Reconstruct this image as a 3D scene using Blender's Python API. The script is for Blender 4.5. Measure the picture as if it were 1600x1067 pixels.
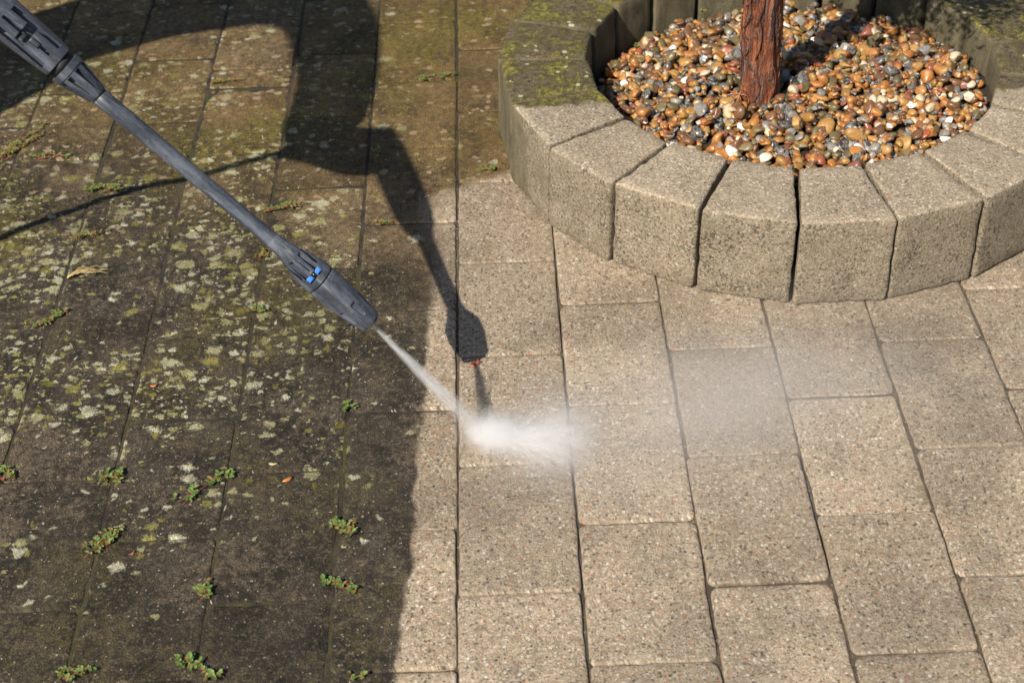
import bpy, bmesh, math, random
import numpy as np
from mathutils import Vector, Matrix, noise as mnoise

# ------------------------------------------------------------------ scene, camera, sky, sun
for o in list(bpy.data.objects):
    bpy.data.objects.remove(o)
scene = bpy.context.scene
COL = scene.collection
R = math.radians

F_PX, PITCH, YAW, ROLL = 2439.366, 0.685117, 0.0081395, -0.0318484
CAM = Vector((0.0685393, -1.5839496, 1.5114198))
fwd = Vector((math.sin(YAW)*math.cos(PITCH), math.cos(YAW)*math.cos(PITCH), -math.sin(PITCH)))
rgt = Vector((math.cos(YAW), -math.sin(YAW), 0))
upv = rgt.cross(fwd)
r2 = math.cos(ROLL)*rgt + math.sin(ROLL)*upv
u2 = -math.sin(ROLL)*rgt + math.cos(ROLL)*upv
cd = bpy.data.cameras.new('camera')
cam = bpy.data.objects.new('camera', cd)
COL.objects.link(cam)
M = Matrix((r2, u2, -fwd)).transposed().to_4x4()
M.translation = CAM
cam.matrix_world = M
cd.sensor_width = 36.0
cd.lens = F_PX/1600*36
cd.clip_start = 0.05
cd.clip_end = 1000
cd.dof.use_dof = True
cd.dof.focus_distance = 2.30
cd.dof.aperture_fstop = 7.1
scene.camera = cam

AZ, EL = R(50), R(43.5)                      # the direction shadows fall, and the sun's height
SH = Vector((math.cos(AZ)*math.cos(EL), math.sin(AZ)*math.cos(EL), -math.sin(EL)))
world = bpy.data.worlds.new('World')
scene.world = world
world.use_nodes = True
wn = world.node_tree.nodes
sky = wn.new('ShaderNodeTexSky')
sky.sky_type = 'NISHITA'
sky.sun_disc = False
sky.sun_elevation = EL
sky.sun_rotation = math.atan2(-SH.x, -SH.y)
world.node_tree.links.new(sky.outputs[0], wn['Background'].inputs[0])
wn['Background'].inputs[1].default_value = 0.062
sd = bpy.data.lights.new('sun', 'SUN')
sd.energy = 5.0
sd.angle = R(0.53)
sd.color = (1.0, 0.915, 0.79)
sun = bpy.data.objects.new('sun', sd)
COL.objects.link(sun)
sun.rotation_euler = SH.to_track_quat('-Z', 'Y').to_euler()
vs = scene.view_settings
vs.view_transform = 'Standard'
vs.look = 'None'
vs.gamma = 1.0
vs.use_curve_mapping = False
vs.exposure = 0.46
scene.cycles.use_denoising = True
try:
    scene.cycles.denoiser = 'OPENIMAGEDENOISE'
except Exception:
    pass
scene.cycles.volume_step_rate = 0.5
scene.cycles.volume_max_steps = 128
scene.cycles.max_bounces = 8
scene.cycles.diffuse_bounces = 2
scene.cycles.glossy_bounces = 2
scene.cycles.volume_bounces = 8

RND = random.Random(7)
NPR = np.random.default_rng(7)

# ------------------------------------------------------------------ helpers: objects
def link(name, mesh, parent=None, mat=None, label=None, cat=None, group=None, kind=None):
    o = bpy.data.objects.new(name, mesh)
    COL.objects.link(o)
    if parent is not None:
        o.parent = parent
    if mat is not None and mesh is not None:
        mesh.materials.clear()
        for m in (mat if isinstance(mat, (list, tuple)) else [mat]):
            mesh.materials.append(m)
    if label: o['label'] = label
    if cat: o['category'] = cat
    if group: o['group'] = group
    if kind: o['kind'] = kind
    return o

def pymesh(name, verts, faces, smooth=True):
    me = bpy.data.meshes.new(name)
    me.from_pydata([tuple(v) for v in verts], [], faces)
    if smooth:
        me.polygons.foreach_set('use_smooth', [True]*len(me.polygons))
    me.update()
    return me

def bmmesh(name, bm, smooth=True):
    bmesh.ops.recalc_face_normals(bm, faces=bm.faces)
    me = bpy.data.meshes.new(name)
    bm.to_mesh(me)
    bm.free()
    if smooth:
        me.polygons.foreach_set('use_smooth', [True]*len(me.polygons))
    return me

def lathe(profile, seg=40, cap0=True, cap1=True):
    """profile [(x, r)] turned about the local X axis."""
    v, f = [], []
    for x, r in profile:
        for k in range(seg):
            a = 2*math.pi*k/seg
            v.append((x, r*math.cos(a), r*math.sin(a)))
    n = len(profile)
    for i in range(n-1):
        for k in range(seg):
            k2 = (k+1) % seg
            f.append((i*seg+k, i*seg+k2, (i+1)*seg+k2, (i+1)*seg+k))
    if cap0: f.append(tuple(range(seg-1, -1, -1)))
    if cap1: f.append(tuple((n-1)*seg+k for k in range(seg)))
    return v, f

def tube(path, radii, seg=12, cap=True):
    v, f = [], []
    P = [Vector(p) for p in path]
    n = len(P)
    ref = Vector((0, 0, 1))
    t0 = (P[1]-P[0]).normalized()
    if abs(t0.dot(ref)) > 0.9: ref = Vector((1, 0, 0))
    nrm = (ref - t0*ref.dot(t0)).normalized()
    for i in range(n):
        t = (P[min(i+1, n-1)]-P[max(i-1, 0)]).normalized()
        nrm = (nrm - t*nrm.dot(t)).normalized()
        b = t.cross(nrm)
        r = radii[i] if isinstance(radii, (list, tuple)) else radii
        for k in range(seg):
            a = 2*math.pi*k/seg
            v.append(P[i] + r*(math.cos(a)*nrm + math.sin(a)*b))
    for i in range(n-1):
        for k in range(seg):
            k2 = (k+1) % seg
            f.append((i*seg+k, i*seg+k2, (i+1)*seg+k2, (i+1)*seg+k))
    if cap:
        f.append(tuple(range(seg-1, -1, -1)))
        f.append(tuple((n-1)*seg+k for k in range(seg)))
    return v, f

def box_vf(x0, x1, y0, y1, z0, z1):
    v = [(x, y, z) for x in (x0, x1) for y in (y0, y1) for z in (z0, z1)]
    f = [(0, 1, 3, 2), (4, 6, 7, 5), (0, 4, 5, 1), (2, 3, 7, 6), (0, 2, 6, 4), (1, 5, 7, 3)]
    return v, f

def merge(parts):
    V, Fc = [], []
    for v, f in parts:
        n = len(V)
        V += list(v)
        Fc += [tuple(i+n for i in q) for q in f]
    return V, Fc

def rounded_box(nx, ny, nz, hx, hy, hz, r):
    """grid box with rounded edges, half sizes hx, hy, hz"""
    key, V, Fc = {}, [], []
    def vert(i, j, k):
        if (i, j, k) in key: return key[(i, j, k)]
        def co(i, n, h):
            # denser near the edges
            if i == 0: return -h
            if i == n: return h
            if i == 1: return -h + r*0.30
            if i == n-1: return h - r*0.30
            if i == 2: return -h + r
            if i == n-2: return h - r
            return -h + r + (2*h-2*r)*(i-2)/(n-4)
        p = Vector((co(i, nx, hx), co(j, ny, hy), co(k, nz, hz)))
        c = Vector((max(-hx+r, min(hx-r, p.x)), max(-hy+r, min(hy-r, p.y)), max(-hz+r, min(hz-r, p.z))))
        d = p-c
        if d.length > 1e-9: p = c + d.normalized()*min(r, d.length) if d.length < r else c + d.normalized()*r
        key[(i, j, k)] = len(V)
        V.append(p)
        return key[(i, j, k)]
    for i in range(nx):
        for j in range(ny):
            Fc.append((vert(i, j, 0), vert(i, j+1, 0), vert(i+1, j+1, 0), vert(i+1, j, 0)))
            Fc.append((vert(i, j, nz), vert(i+1, j, nz), vert(i+1, j+1, nz), vert(i, j+1, nz)))
    for i in range(nx):
        for k in range(nz):
            Fc.append((vert(i, 0, k), vert(i+1, 0, k), vert(i+1, 0, k+1), vert(i, 0, k+1)))
            Fc.append((vert(i, ny, k), vert(i, ny, k+1), vert(i+1, ny, k+1), vert(i+1, ny, k)))
    for j in range(ny):
        for k in range(nz):
            Fc.append((vert(0, j, k), vert(0, j, k+1), vert(0, j+1, k+1), vert(0, j+1, k)))
            Fc.append((vert(nx, j, k), vert(nx, j+1, k), vert(nx, j+1, k+1), vert(nx, j, k+1)))
    return V, Fc

def evaluated_mesh(o, name):
    dg = bpy.context.evaluated_depsgraph_get()
    me = bpy.data.meshes.new_from_object(o.evaluated_get(dg))
    me.name = name
    return me

def cut(vf, cutters, name):
    """boolean difference; returns a new mesh"""
    me = pymesh(name, *vf, smooth=False)
    o = link(name, me)
    tmp = []
    cm = pymesh(name+'_c', *merge(cutters), smooth=False)
    c = link(name+'_c', cm)
    tmp.append(c)
    m = o.modifiers.new('b', 'BOOLEAN')
    m.object = c
    m.operation = 'DIFFERENCE'
    m.solver = 'EXACT'
    m.use_self = True
    bpy.context.view_layer.update()
    res = evaluated_mesh(o, name)
    for t in tmp + [o]:
        bpy.data.objects.remove(t)
    bpy.data.meshes.remove(me)
    bpy.data.meshes.remove(cm)
    try:
        res.polygons.foreach_set('use_smooth', [True]*len(res.polygons))
        res.set_sharp_from_angle(angle=R(35))
    except Exception:
        pass
    return res

# ------------------------------------------------------------------ helpers: shader maths
class X:
    def __init__(s, nt, sock): s.nt, s.s = nt, sock
    def _m(s, op, *o):
        n = s.nt.nodes.new('ShaderNodeMath')
        n.operation = op
        for i, a in enumerate((s,)+o):
            if isinstance(a, X): s.nt.links.new(a.s, n.inputs[i])
            else: n.inputs[i].default_value = a
        return X(s.nt, n.outputs[0])
    def __add__(s, o): return s._m('ADD', o)
    __radd__ = __add__
    def __mul__(s, o): return s._m('MULTIPLY', o)
    __rmul__ = __mul__
    def __sub__(s, o): return s._m('SUBTRACT', o)
    def __rsub__(s, o): return (s*-1.0)+o
    def __truediv__(s, o): return s._m('DIVIDE', o)
    def gt(s, o): return s._m('GREATER_THAN', o)
    def lt(s, o): return s._m('LESS_THAN', o)
    def max(s, o): return s._m('MAXIMUM', o)
    def min(s, o): return s._m('MINIMUM', o)
    def pow(s, o): return s._m('POWER', o)
    def fract(s): return s._m('FRACT')
    def abs(s): return s._m('ABSOLUTE')
    def exp(s): return s._m('EXPONENT')
    def atan2(s, o): return s._m('ARCTAN2', o)
    def ss(s, a, b, lo=0.0, hi=1.0):
        n = s.nt.nodes.new('ShaderNodeMapRange')
        n.interpolation_type = 'SMOOTHSTEP'
        if a > b: a, b, lo, hi = b, a, hi, lo
        s.nt.links.new(s.s, n.inputs[0])
        for i, v in enumerate((a, b, lo, hi)): n.inputs[i+1].default_value = v
        return X(s.nt, n.outputs[0])

class Mat:
    dim = '3D'
    def __init__(s, name):
        s.m = bpy.data.materials.new(name)
        s.m.use_nodes = True
        s.nt = s.m.node_tree
        s.b = s.nt.nodes.get('Principled BSDF')
        s.geo = None
    def node(s, t): return s.nt.nodes.new(t)
    def pos(s):
        if s.geo is None: s.geo = s.node('ShaderNodeNewGeometry')
        return X(s.nt, s.geo.outputs['Position'])
    def normal(s):
        s.pos()
        return X(s.nt, s.geo.outputs['Normal'])
    def island(s):
        s.pos()
        return X(s.nt, s.geo.outputs['Random Per Island'])
    def obj(s):
        n = s.node('ShaderNodeTexCoord')
        return X(s.nt, n.outputs['Object'])
    def objrand(s):
        return X(s.nt, s.node('ShaderNodeObjectInfo').outputs['Random'])
    def sep(s, v):
        n = s.node('ShaderNodeSeparateXYZ')
        s.nt.links.new(v.s, n.inputs[0])
        return [X(s.nt, n.outputs[i]) for i in range(3)]
    def scale(s, v, sc, off=(0, 0, 0), rot=(0, 0, 0)):
        n = s.node('ShaderNodeMapping')
        s.nt.links.new(v.s, n.inputs[0])
        n.inputs['Scale'].default_value = sc
        n.inputs['Location'].default_value = off
        n.inputs['Rotation'].default_value = rot
        return X(s.nt, n.outputs[0])
    def noise(s, v, sc, det=3, rough=0.55, dist=0.0):
        n = s.node('ShaderNodeTexNoise')
        n.noise_dimensions = s.dim
        s.nt.links.new(v.s, n.inputs['Vector'])
        n.inputs['Scale'].default_value = sc
        n.inputs['Detail'].default_value = det
        n.inputs['Roughness'].default_value = rough
        n.inputs['Distortion'].default_value = dist
        return X(s.nt, n.outputs[0])
    def noisec(s, v, sc, det=2):
        n = s.node('ShaderNodeTexNoise')
        n.noise_dimensions = s.dim
        s.nt.links.new(v.s, n.inputs['Vector'])
        n.inputs['Scale'].default_value = sc
        n.inputs['Detail'].default_value = det
        return X(s.nt, n.outputs[1])
    def vor(s, v, sc, rnd=1.0, feature='F1'):
        n = s.node('ShaderNodeTexVoronoi')
        n.feature = feature
        n.voronoi_dimensions = s.dim
        s.nt.links.new(v.s, n.inputs['Vector'])
        n.inputs['Scale'].default_value = sc
        n.inputs['Randomness'].default_value = rnd
        d = X(s.nt, n.outputs['Distance'])
        c = s.node('ShaderNodeSeparateColor')
        s.nt.links.new(n.outputs['Color'], c.inputs[0])
        return d, [X(s.nt, c.outputs[i]) for i in range(3)]
    def vadd(s, a, b, k):
        """vector a + (b - 0.5) * k"""
        n = s.node('ShaderNodeVectorMath'); n.operation = 'SUBTRACT'
        s.nt.links.new(b.s, n.inputs[0]); n.inputs[1].default_value = (.5, .5, .5)
        m = s.node('ShaderNodeVectorMath'); m.operation = 'SCALE'
        s.nt.links.new(n.outputs[0], m.inputs[0]); m.inputs['Scale'].default_value = k
        p = s.node('ShaderNodeVectorMath'); p.operation = 'ADD'
        s.nt.links.new(a.s, p.inputs[0]); s.nt.links.new(m.outputs[0], p.inputs[1])
        return X(s.nt, p.outputs[0])
    def mix(s, f, a, b, mode='MIX'):
        n = s.node('ShaderNodeMix')
        n.data_type = 'RGBA'
        n.blend_type = mode
        n.clamp_factor = True
        if isinstance(f, X): s.nt.links.new(f.s, n.inputs[0])
        else: n.inputs[0].default_value = f
        for i, c in ((6, a), (7, b)):
            if isinstance(c, X): s.nt.links.new(c.s, n.inputs[i])
            else: n.inputs[i].default_value = tuple(c)+(1,)
        return X(s.nt, n.outputs[2])
    def mul(s, c, f):
        """colour times a scalar"""
        n = s.node('ShaderNodeVectorMath'); n.operation = 'SCALE'
        s.nt.links.new(c.s, n.inputs[0])
        s.nt.links.new(f.s, n.inputs['Scale'])
        return X(s.nt, n.outputs[0])
    def ramp(s, f, stops, interp='LINEAR'):
        n = s.node('ShaderNodeValToRGB')
        n.color_ramp.interpolation = interp
        el = n.color_ramp.elements
        while len(el) < len(stops): el.new(0.5)
        for e, (p, c) in zip(el, stops):
            e.position = p
            e.color = tuple(c)+(1,)
        s.nt.links.new(f.s, n.inputs[0])
        return X(s.nt, n.outputs[0])
    def curve(s, x, pts, x0, x1, y0, y1):
        u = (x - x0)*(1.0/(x1-x0))
        n = s.node('ShaderNodeFloatCurve')
        c = n.mapping.curves[0]
        P = [((a-x0)/(x1-x0), (b-y0)/(y1-y0)) for a, b in pts]
        c.points[0].location = P[0]
        c.points[1].location = P[-1]
        for q in P[1:-1]: c.points.new(*q)
        for q in c.points: q.handle_type = 'VECTOR'
        n.mapping.update()
        s.nt.links.new(u.s, n.inputs['Value'])
        return X(s.nt, n.outputs[0])*(y1-y0)+y0
    def set(s, name, v):
        if isinstance(v, X): s.nt.links.new(v.s, s.b.inputs[name])
        elif isinstance(v, tuple): s.b.inputs[name].default_value = v+(1,)
        else: s.b.inputs[name].default_value = v
    def bump(s, h, dist, strength=1.0):
        n = s.node('ShaderNodeBump')
        n.inputs['Strength'].default_value = strength
        n.inputs['Distance'].default_value = dist
        s.nt.links.new(h.s, n.inputs['Height'])
        s.nt.links.new(n.outputs[0], s.b.inputs['Normal'])

def plain(name, col, rough=0.5, **kw):
    m = Mat(name)
    m.set('Base Color', tuple(col))
    m.set('Roughness', rough)
    for k, v in kw.items(): m.set(k, v)
    return m.m

# ------------------------------------------------------------------ concrete shared by pavers and planter blocks
def concrete_layers(m, P, tan1, tan2):
    """colour of bare washed concrete: a mosaic of sand grains with stones and pores"""
    big = m.noise(P, 6, 3, .6)
    mid = m.noise(P, 75, 3, .65)
    Pd = m.vadd(P, m.noisec(P, 420, 1), .0020)
    fine = m.noise(P, 560, 1, .6)
    col = m.mix(big.ss(.3, .7), tan1, tan2)
    col = m.mul(col, mid.ss(.25, .75, .78, 1.18))
    d3, r3 = m.vor(Pd, 390)
    sandy = m.ramp(r3[0], [(0, (.045, .033, .022)), (.12, (.13, .095, .060)), (.30, (.26, .202, .140)), (.6, (.37, .298, .212)), (.84, (.49, .405, .30)), (.95, (.66, .58, .45)), (1, (.84, .79, .69))])
    col = m.mix(.43, col, sandy)
    d2, r2_ = m.vor(m.scale(Pd, (1, 1, 1), (.37, .11, .2)), 175)
    edge = d2 + (fine-.5)*.30
    stone = (edge - r2_[1]*.22).ss(.24, .14)
    sc_ = m.ramp(r2_[2], [(0, (.040, .034, .028)), (.34, (.085, .066, .048)), (.42, (.40, .13, .055)), (.54, (.44, .21, .085)), (.62, (.42, .31, .11)), (.70, (.30, .26, .22)), (.80, (.62, .56, .46)), (1, (.76, .72, .64))])
    col = m.mix(stone*r2_[0].gt(.68)*.76, col, sc_)
    pit = m.noise(m.scale(P, (1, 1, 1), (5, 1, 2)), 150, 2, .75).ss(.37, .30)
    col = m.mix(pit*.72, col, (.070, .055, .038))
    return col, big, mid, fine

# clean / dirty border on the paving (world x for each world y)
BORDER = [(-1.0, -.085), (-.38, -.075), (-.27, -.069), (-.225, -.066), (-.195, -.055), (-.127, -.055), (-.017, -.058), (.07, -.055),
          (.10, -.047), (.233, -.046), (.334, -.041), (.425, -.034), (.567, -.028), (.66, -.035), (.70, .02), (.745, .14), (.80, .45), (.9, 2.4), (3.0, 2.4)]

def dirt_mask(m, P, xyz):
    x, y, z = xyz
    xb = m.curve(y, BORDER, -1.0, 3.0, -.5, 2.5)
    w1 = m.noise(P, 22, 4, .6)
    w2 = m.noise(P, 6, 3, .6)
    soft = y.ss(.25, .75, .006, .05)
    d = (xb - x) + (w1-.5)*.022 + (w2-.5)*y.ss(.3, .8, .012, .10)
    n = d/soft
    return n.ss(-.5, 1.2), w1, w2

def dirt_colour(m, P, xyz):
    """algae, grime and lichen on unwashed concrete"""
    x, y, z = xyz
    n1 = m.noise(P, 10, 4, .65)
    n2 = m.noise(m.scale(P, (1, 1, 1), (4, 2, 1)), 3.2, 3, .6)
    n3 = m.noise(m.scale(P, (1, 1, 1), (1, 7, 3)), 75, 4, .75)
    fine = m.noise(P, 480, 2, .7)
    grime = m.mix(n1.ss(.3, .7), (.022, .0180, .0125), (.062, .049, .034))
    brown = m.mix(n1.ss(.3, .7), (.080, .051, .018), (.185, .120, .045))
    bm = (y*1.0 + x*.55 + (n2-.5)*.9).ss(.22, .85)
    col = m.mix(bm, grime, brown)
    worn = (n2 + (n3-.5)*.5).ss(.54, .70)
    col = m.mix(worn*.34, col, (.19, .145, .095))
    algae = ((1.0-n2) + (n3-.5)*.7).ss(.50, .72)*y.ss(.1, .9, .30, 1.0)
    col = m.mix(algae*.62, col, (.130, .104, .013))
    col = m.mul(col, n3.ss(.25, .75, .62, 1.38))
    col = m.mul(col, fine.ss(.28, .72, .38, 1.72))
    # grains of bare sand
    ds, rs = m.vor(m.vadd(P, m.noisec(P, 330, 1), .0042), 330)
    col = m.mix(rs[0].ss(.78, .98)*.40, col, (.20, .16, .11))
    col = m.mix(ds.ss(.36, .2)*rs[1].gt(.984), col, (.50, .46, .38))
    # ragged lichen
    Pd = m.vadd(P, m.noisec(P, 70, 2), .016)
    rag = m.noise(m.scale(P, (1, 1, 1), (9, 4, 2)), 190, 4, .85) - .5
    dens = y.ss(-.36, .28)*x.ss(-.04, -.40, .08, 1.0)*y.ss(1.25, .85, .35, 1.0)
    dens = dens*m.noise(m.scale(P, (1, 1, 1), (3, 1, 5)), 5.5, 2, .6).ss(.36, .62, .12, 1.35)
    out = col
    for sc, off, k, bigr in ((29, (0, 0, 0), .46, .32), (54, (.31, .17, .0), .52, .29), (110, (.2, .6, 0), .22, .3)):
        dv, rv = m.vor(m.scale(Pd, (1, 1.25, 1), off), sc)
        rad = rv[1]*bigr + .15
        spot = (rad - dv + rag*.85).ss(-.05, .16)*(rv[0] - dens*k).lt(0)
        lc = m.ramp(rv[2], [(0, (.165, .145, .022)), (.20, (.25, .228, .062)), (.42, (.325, .308, .145)), (.75, (.41, .392, .245)), (1, (.54, .52, .39))])
        lc = m.mul(lc, fine.ss(.28, .72, .55, 1.36))
        lc = m.mul(lc, n3.ss(.28, .72, .74, 1.22))
        out = m.mix(spot*.85, out, lc)
    # pale bare flakes where the algae has come off, mostly far up
    dv, rv = m.vor(m.scale(Pd, (1, 1.3, 1), (.13, .77, 0)), 36)
    fl = (rv[1]*.20+.12 - dv + rag*.5).ss(-.02, .05)*rv[0].gt(.76)*y.ss(.45, .75)
    out = m.mix(fl*.8, out, (.37, .27, .165))
    return out

def mat_paver(mode):
    m = Mat('paver_concrete_'+mode)
    m.dim = '2D'
    P = m.pos()
    xyz = m.sep(P)
    cx = m.node('ShaderNodeCombineXYZ')
    for k_, q in enumerate((xyz[0]+xyz[2]*.8, xyz[1]-xyz[2]*1.3)): m.nt.links.new(q.s, cx.inputs[k_])
    P = X(m.nt, cx.outputs[0])                 # the pattern runs on over the edges
    rnd = m.objrand()
    D = None
    if mode != 'dirty':
        clean, big, mid, fine = concrete_layers(m, P, (.465, .370, .262), (.355, .280, .196))
        wetm = m.noise(m.scale(P, (1, 1, 1), (8, 8, 1)), 5, 3, .6).ss(.48, .66)
        clean = m.mul(clean, rnd.ss(0, 1, .84, 1.10))
        clean = m.mul(clean, wetm.ss(0, 1, 1.04, .84))
        left = m.noise(m.scale(P, (1, 1, 1), (2, 5, 1)), 16, 3, .7).ss(.58, .78)
        clean = m.mix(left*.30, clean, (.15, .115, .07))       # thin smears of dirt left behind
    if mode != 'clean':
        dirty = dirt_colour(m, P, xyz)
        dirty = m.mul(dirty, rnd.ss(0, 1, .85, 1.15))
    if mode == 'both':
        D, w1, w2 = dirt_mask(m, P, xyz)
        col = m.mix(D, clean, dirty)
    else:
        col = clean if mode == 'clean' else dirty
    m.set('Base Color', col)
    m.set('Roughness', wetm.ss(0, 1, .66, .32) if mode == 'clean' else (.82 if mode == 'dirty' else .70))
    m.set('Specular IOR Level', .42 if mode == 'clean' else .3)
    h = m.noise(P, 330, 3, .8)
    m.bump(h, .0042 if mode == 'dirty' else .0034, .9)
    return m.m

def mat_joint():
    m = Mat('joint_sand')
    m.dim = '2D'
    P = m.pos()
    xyz = m.sep(P)
    D, w1, w2 = dirt_mask(m, P, xyz)
    n = m.noise(P, 30, 4, .7)
    f = m.noise(P, 500, 2, .7)
    sand = m.mix(n.ss(.3, .7), (.060, .045, .030), (.13, .098, .064))
    soil = m.mix(n.ss(.35, .65), (.020, .016, .011), (.060, .044, .026))
    moss = m.noise(m.scale(P, (1, 1, 1), (5, 3, 1)), 9, 4, .6).ss(.50, .62)
    soil = m.mix(moss*.6, soil, (.062, .056, .010))
    col = m.mix(D, sand, soil)
    dg, rg = m.vor(P, 190)
    col = m.mix(dg.ss(.4, .25)*rg[0].gt(.92)*(D*-.8+1.0), col, (.26, .22, .17))
    m.set('Base Color', m.mul(col, f.ss(.25, .75, .6, 1.4)))
    m.set('Roughness', .9)
    m.bump(f*.6+n, .004, 1.0)
    return m.m

def mat_block():
    m = Mat('block_concrete')
    P = m.pos()
    x, y, z = m.sep(P)
    clean, big, mid, fine = concrete_layers(m, P, (.405, .338, .245), (.315, .258, .183))
    rnd = m.objrand()
    clean = m.mul(clean, rnd.ss(0, 1, .92, 1.06))
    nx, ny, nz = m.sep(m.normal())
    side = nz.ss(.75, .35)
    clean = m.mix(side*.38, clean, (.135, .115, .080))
    # open pores with grime on the faces that were cast against the mould
    clus = m.noise(m.scale(P, (1, 1, 1), (7, 2, 5)), 14, 3, .7)
    pores = (m.noise(m.scale(P, (1, 1, 1), (1, 3, 8)), 215, 3, .8) + (clus-.5)*.34).ss(.53, .60)
    clean = m.mix(pores*(side*.62+.22), clean, (.048, .041, .025))
    olive = m.noise(m.scale(P, (1, 1, .6), (3, 3, 0)), 18, 4, .65).ss(.50, .75)
    clean = m.mix(side*olive*.50, clean, (.115, .098, .048))
    # moss where the jet has not been yet: the far blocks
    w1 = m.noise(P, 24, 4, .65)
    w2 = m.noise(P, 90, 3, .7)
    M1 = ((y - .695) + (w1-.5)*.055 + x*.0).ss(-.004, .010)
    low = ((y - .62) + (w1-.5)*.05 - z*.2).ss(.0, .03)*side*(x-.35).lt(0)
    n1 = m.noise(m.scale(P, (1, 1, 1), (2, 9, 4)), 13, 5, .7)
    mosscol = m.ramp((n1*.7 + w2*.3), [(.34, (.045, .036, .022)), (.44, (.115, .088, .052)), (.50, (.080, .066, .028)), (.57, (.120, .104, .024)), (.68, (.20, .18, .030)), (.8, (.30, .28, .12))])
    mosscol = m.mul(mosscol, fine.ss(.28, .72, .40, 1.7))
    mosscol = m.mul(mosscol, w2.ss(.3, .7, .6, 1.4))
    ds, rs = m.vor(m.vadd(P, m.noisec(P, 80, 2), .010), 60)
    mosscol = m.mix((rs[1]*.2+.13-ds).ss(-.01, .05)*rs[0].gt(.80), mosscol, (.36, .37, .25))
    streak = m.noise(m.scale(P, (1, 1, .35), (1, 1, 1)), 30, 4, .7)
    sidecol = m.mix(streak.ss(.3, .7), (.082, .070, .040), (.165, .140, .085))
    sidecol = m.mul(sidecol, fine.ss(.25, .75, .7, 1.3))
    mosscol = m.mix(side, mosscol, sidecol)
    col = m.mix((M1 + low*.75).min(1.0), clean, mosscol)
    m.set('Base Color', col)
    m.set('Roughness', .78)
    m.set('Specular IOR Level', .35)
    m.bump(m.noise(P, 300, 3, .8), .0027, .9)
    return m.m

PAVER = {k: mat_paver(k) for k in ('clean', 'dirty', 'both')}
MAT_JOINT, MAT_BLOCK = mat_joint(), mat_block()

# ------------------------------------------------------------------ the ground far out, the paving
def mat_ground():
    m = Mat('far_paving')
    P = m.pos()
    n = m.noise(P, 2.5, 5, .6)
    f = m.noise(P, 300, 2, .7)
    b = m.node('ShaderNodeTexBrick')
    m.nt.links.new(m.scale(P, (1, 1, 1), (0, 0, 0), (0, 0, R(90))).s, b.inputs['Vector'])
    b.inputs['Scale'].default_value = 1.0
    b.inputs['Brick Width'].default_value = .238
    b.inputs['Row Height'].default_value = .16
    b.inputs['Mortar Size'].default_value = .003
    b.inputs['Color1'].default_value = (.27, .21, .142, 1)
    b.inputs['Color2'].default_value = (.22, .17, .115, 1)
    b.inputs['Mortar'].default_value = (.03, .024, .015, 1)
    D, w1, w2 = dirt_mask(m, P, m.sep(P))
    c = m.mix(D, X(m.nt, b.outputs[0]), m.mul(X(m.nt, b.outputs[0]), D*.0+.42))
    c = m.mul(c, n.ss(.2, .8, .6, 1.3))
    m.set('Base Color', m.mul(c, f.ss(.25, .75, .7, 1.3)))
    m.set('Roughness', .85)
    return m.m

gv, gf = [], []
s_ = 300.0
gv = [(-s_, -s_, -.0105), (s_, -s_, -.0105), (s_, s_, -.0105), (-s_, s_, -.0105)]
link('ground', pymesh('ground', gv, [(0, 1, 2, 3)], False), mat=mat_ground(), kind='structure',
     label='wide paved yard ground around the washed area')

W, L = 0.16, 0.23808
XC0, XC1, Y0, Y1 = -10, 10, -1.05, 2.35
PC = Vector((.59354, .84171, 0))            # planter centre
RO, RI, HB = .507, .346, .1535

# bed of joint sand: a fine sheet just below the paver tops
def bed_height(x, y):
    # border by linear interpolation
    xb = np.interp(y, [b[0] for b in BORDER], [b[1] for b in BORDER])
    k = 1/(1+math.exp(-(xb-x)/.03))
    n = mnoise.noise((x*22, y*22, 3.1))*.0016 + mnoise.noise((x*90, y*90, 1.1))*.0008
    return (-.0044 + n*1.0)*(1-k) + (-.0016 + n*.75)*k
bx0, bx1, by0, by1 = XC0*W-.02, XC1*W+.02, Y0-.3, Y1+.3
NX, NY = 380, 420
bv = [(bx0+(bx1-bx0)*i/NX, by0+(by1-by0)*j/NY) for j in range(NY+1) for i in range(NX+1)]
bv = [(x, y, bed_height(x, y)) for x, y in bv]
bf = [(j*(NX+1)+i, j*(NX+1)+i+1, (j+1)*(NX+1)+i+1, (j+1)*(NX+1)+i) for j in range(NY) for i in range(NX)]
pavement = link('pavement', pymesh('pavement', bv, bf), mat=MAT_JOINT, kind='structure',
                label='concrete block paving, its left part dark with lichen, its right part washed clean')

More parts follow.
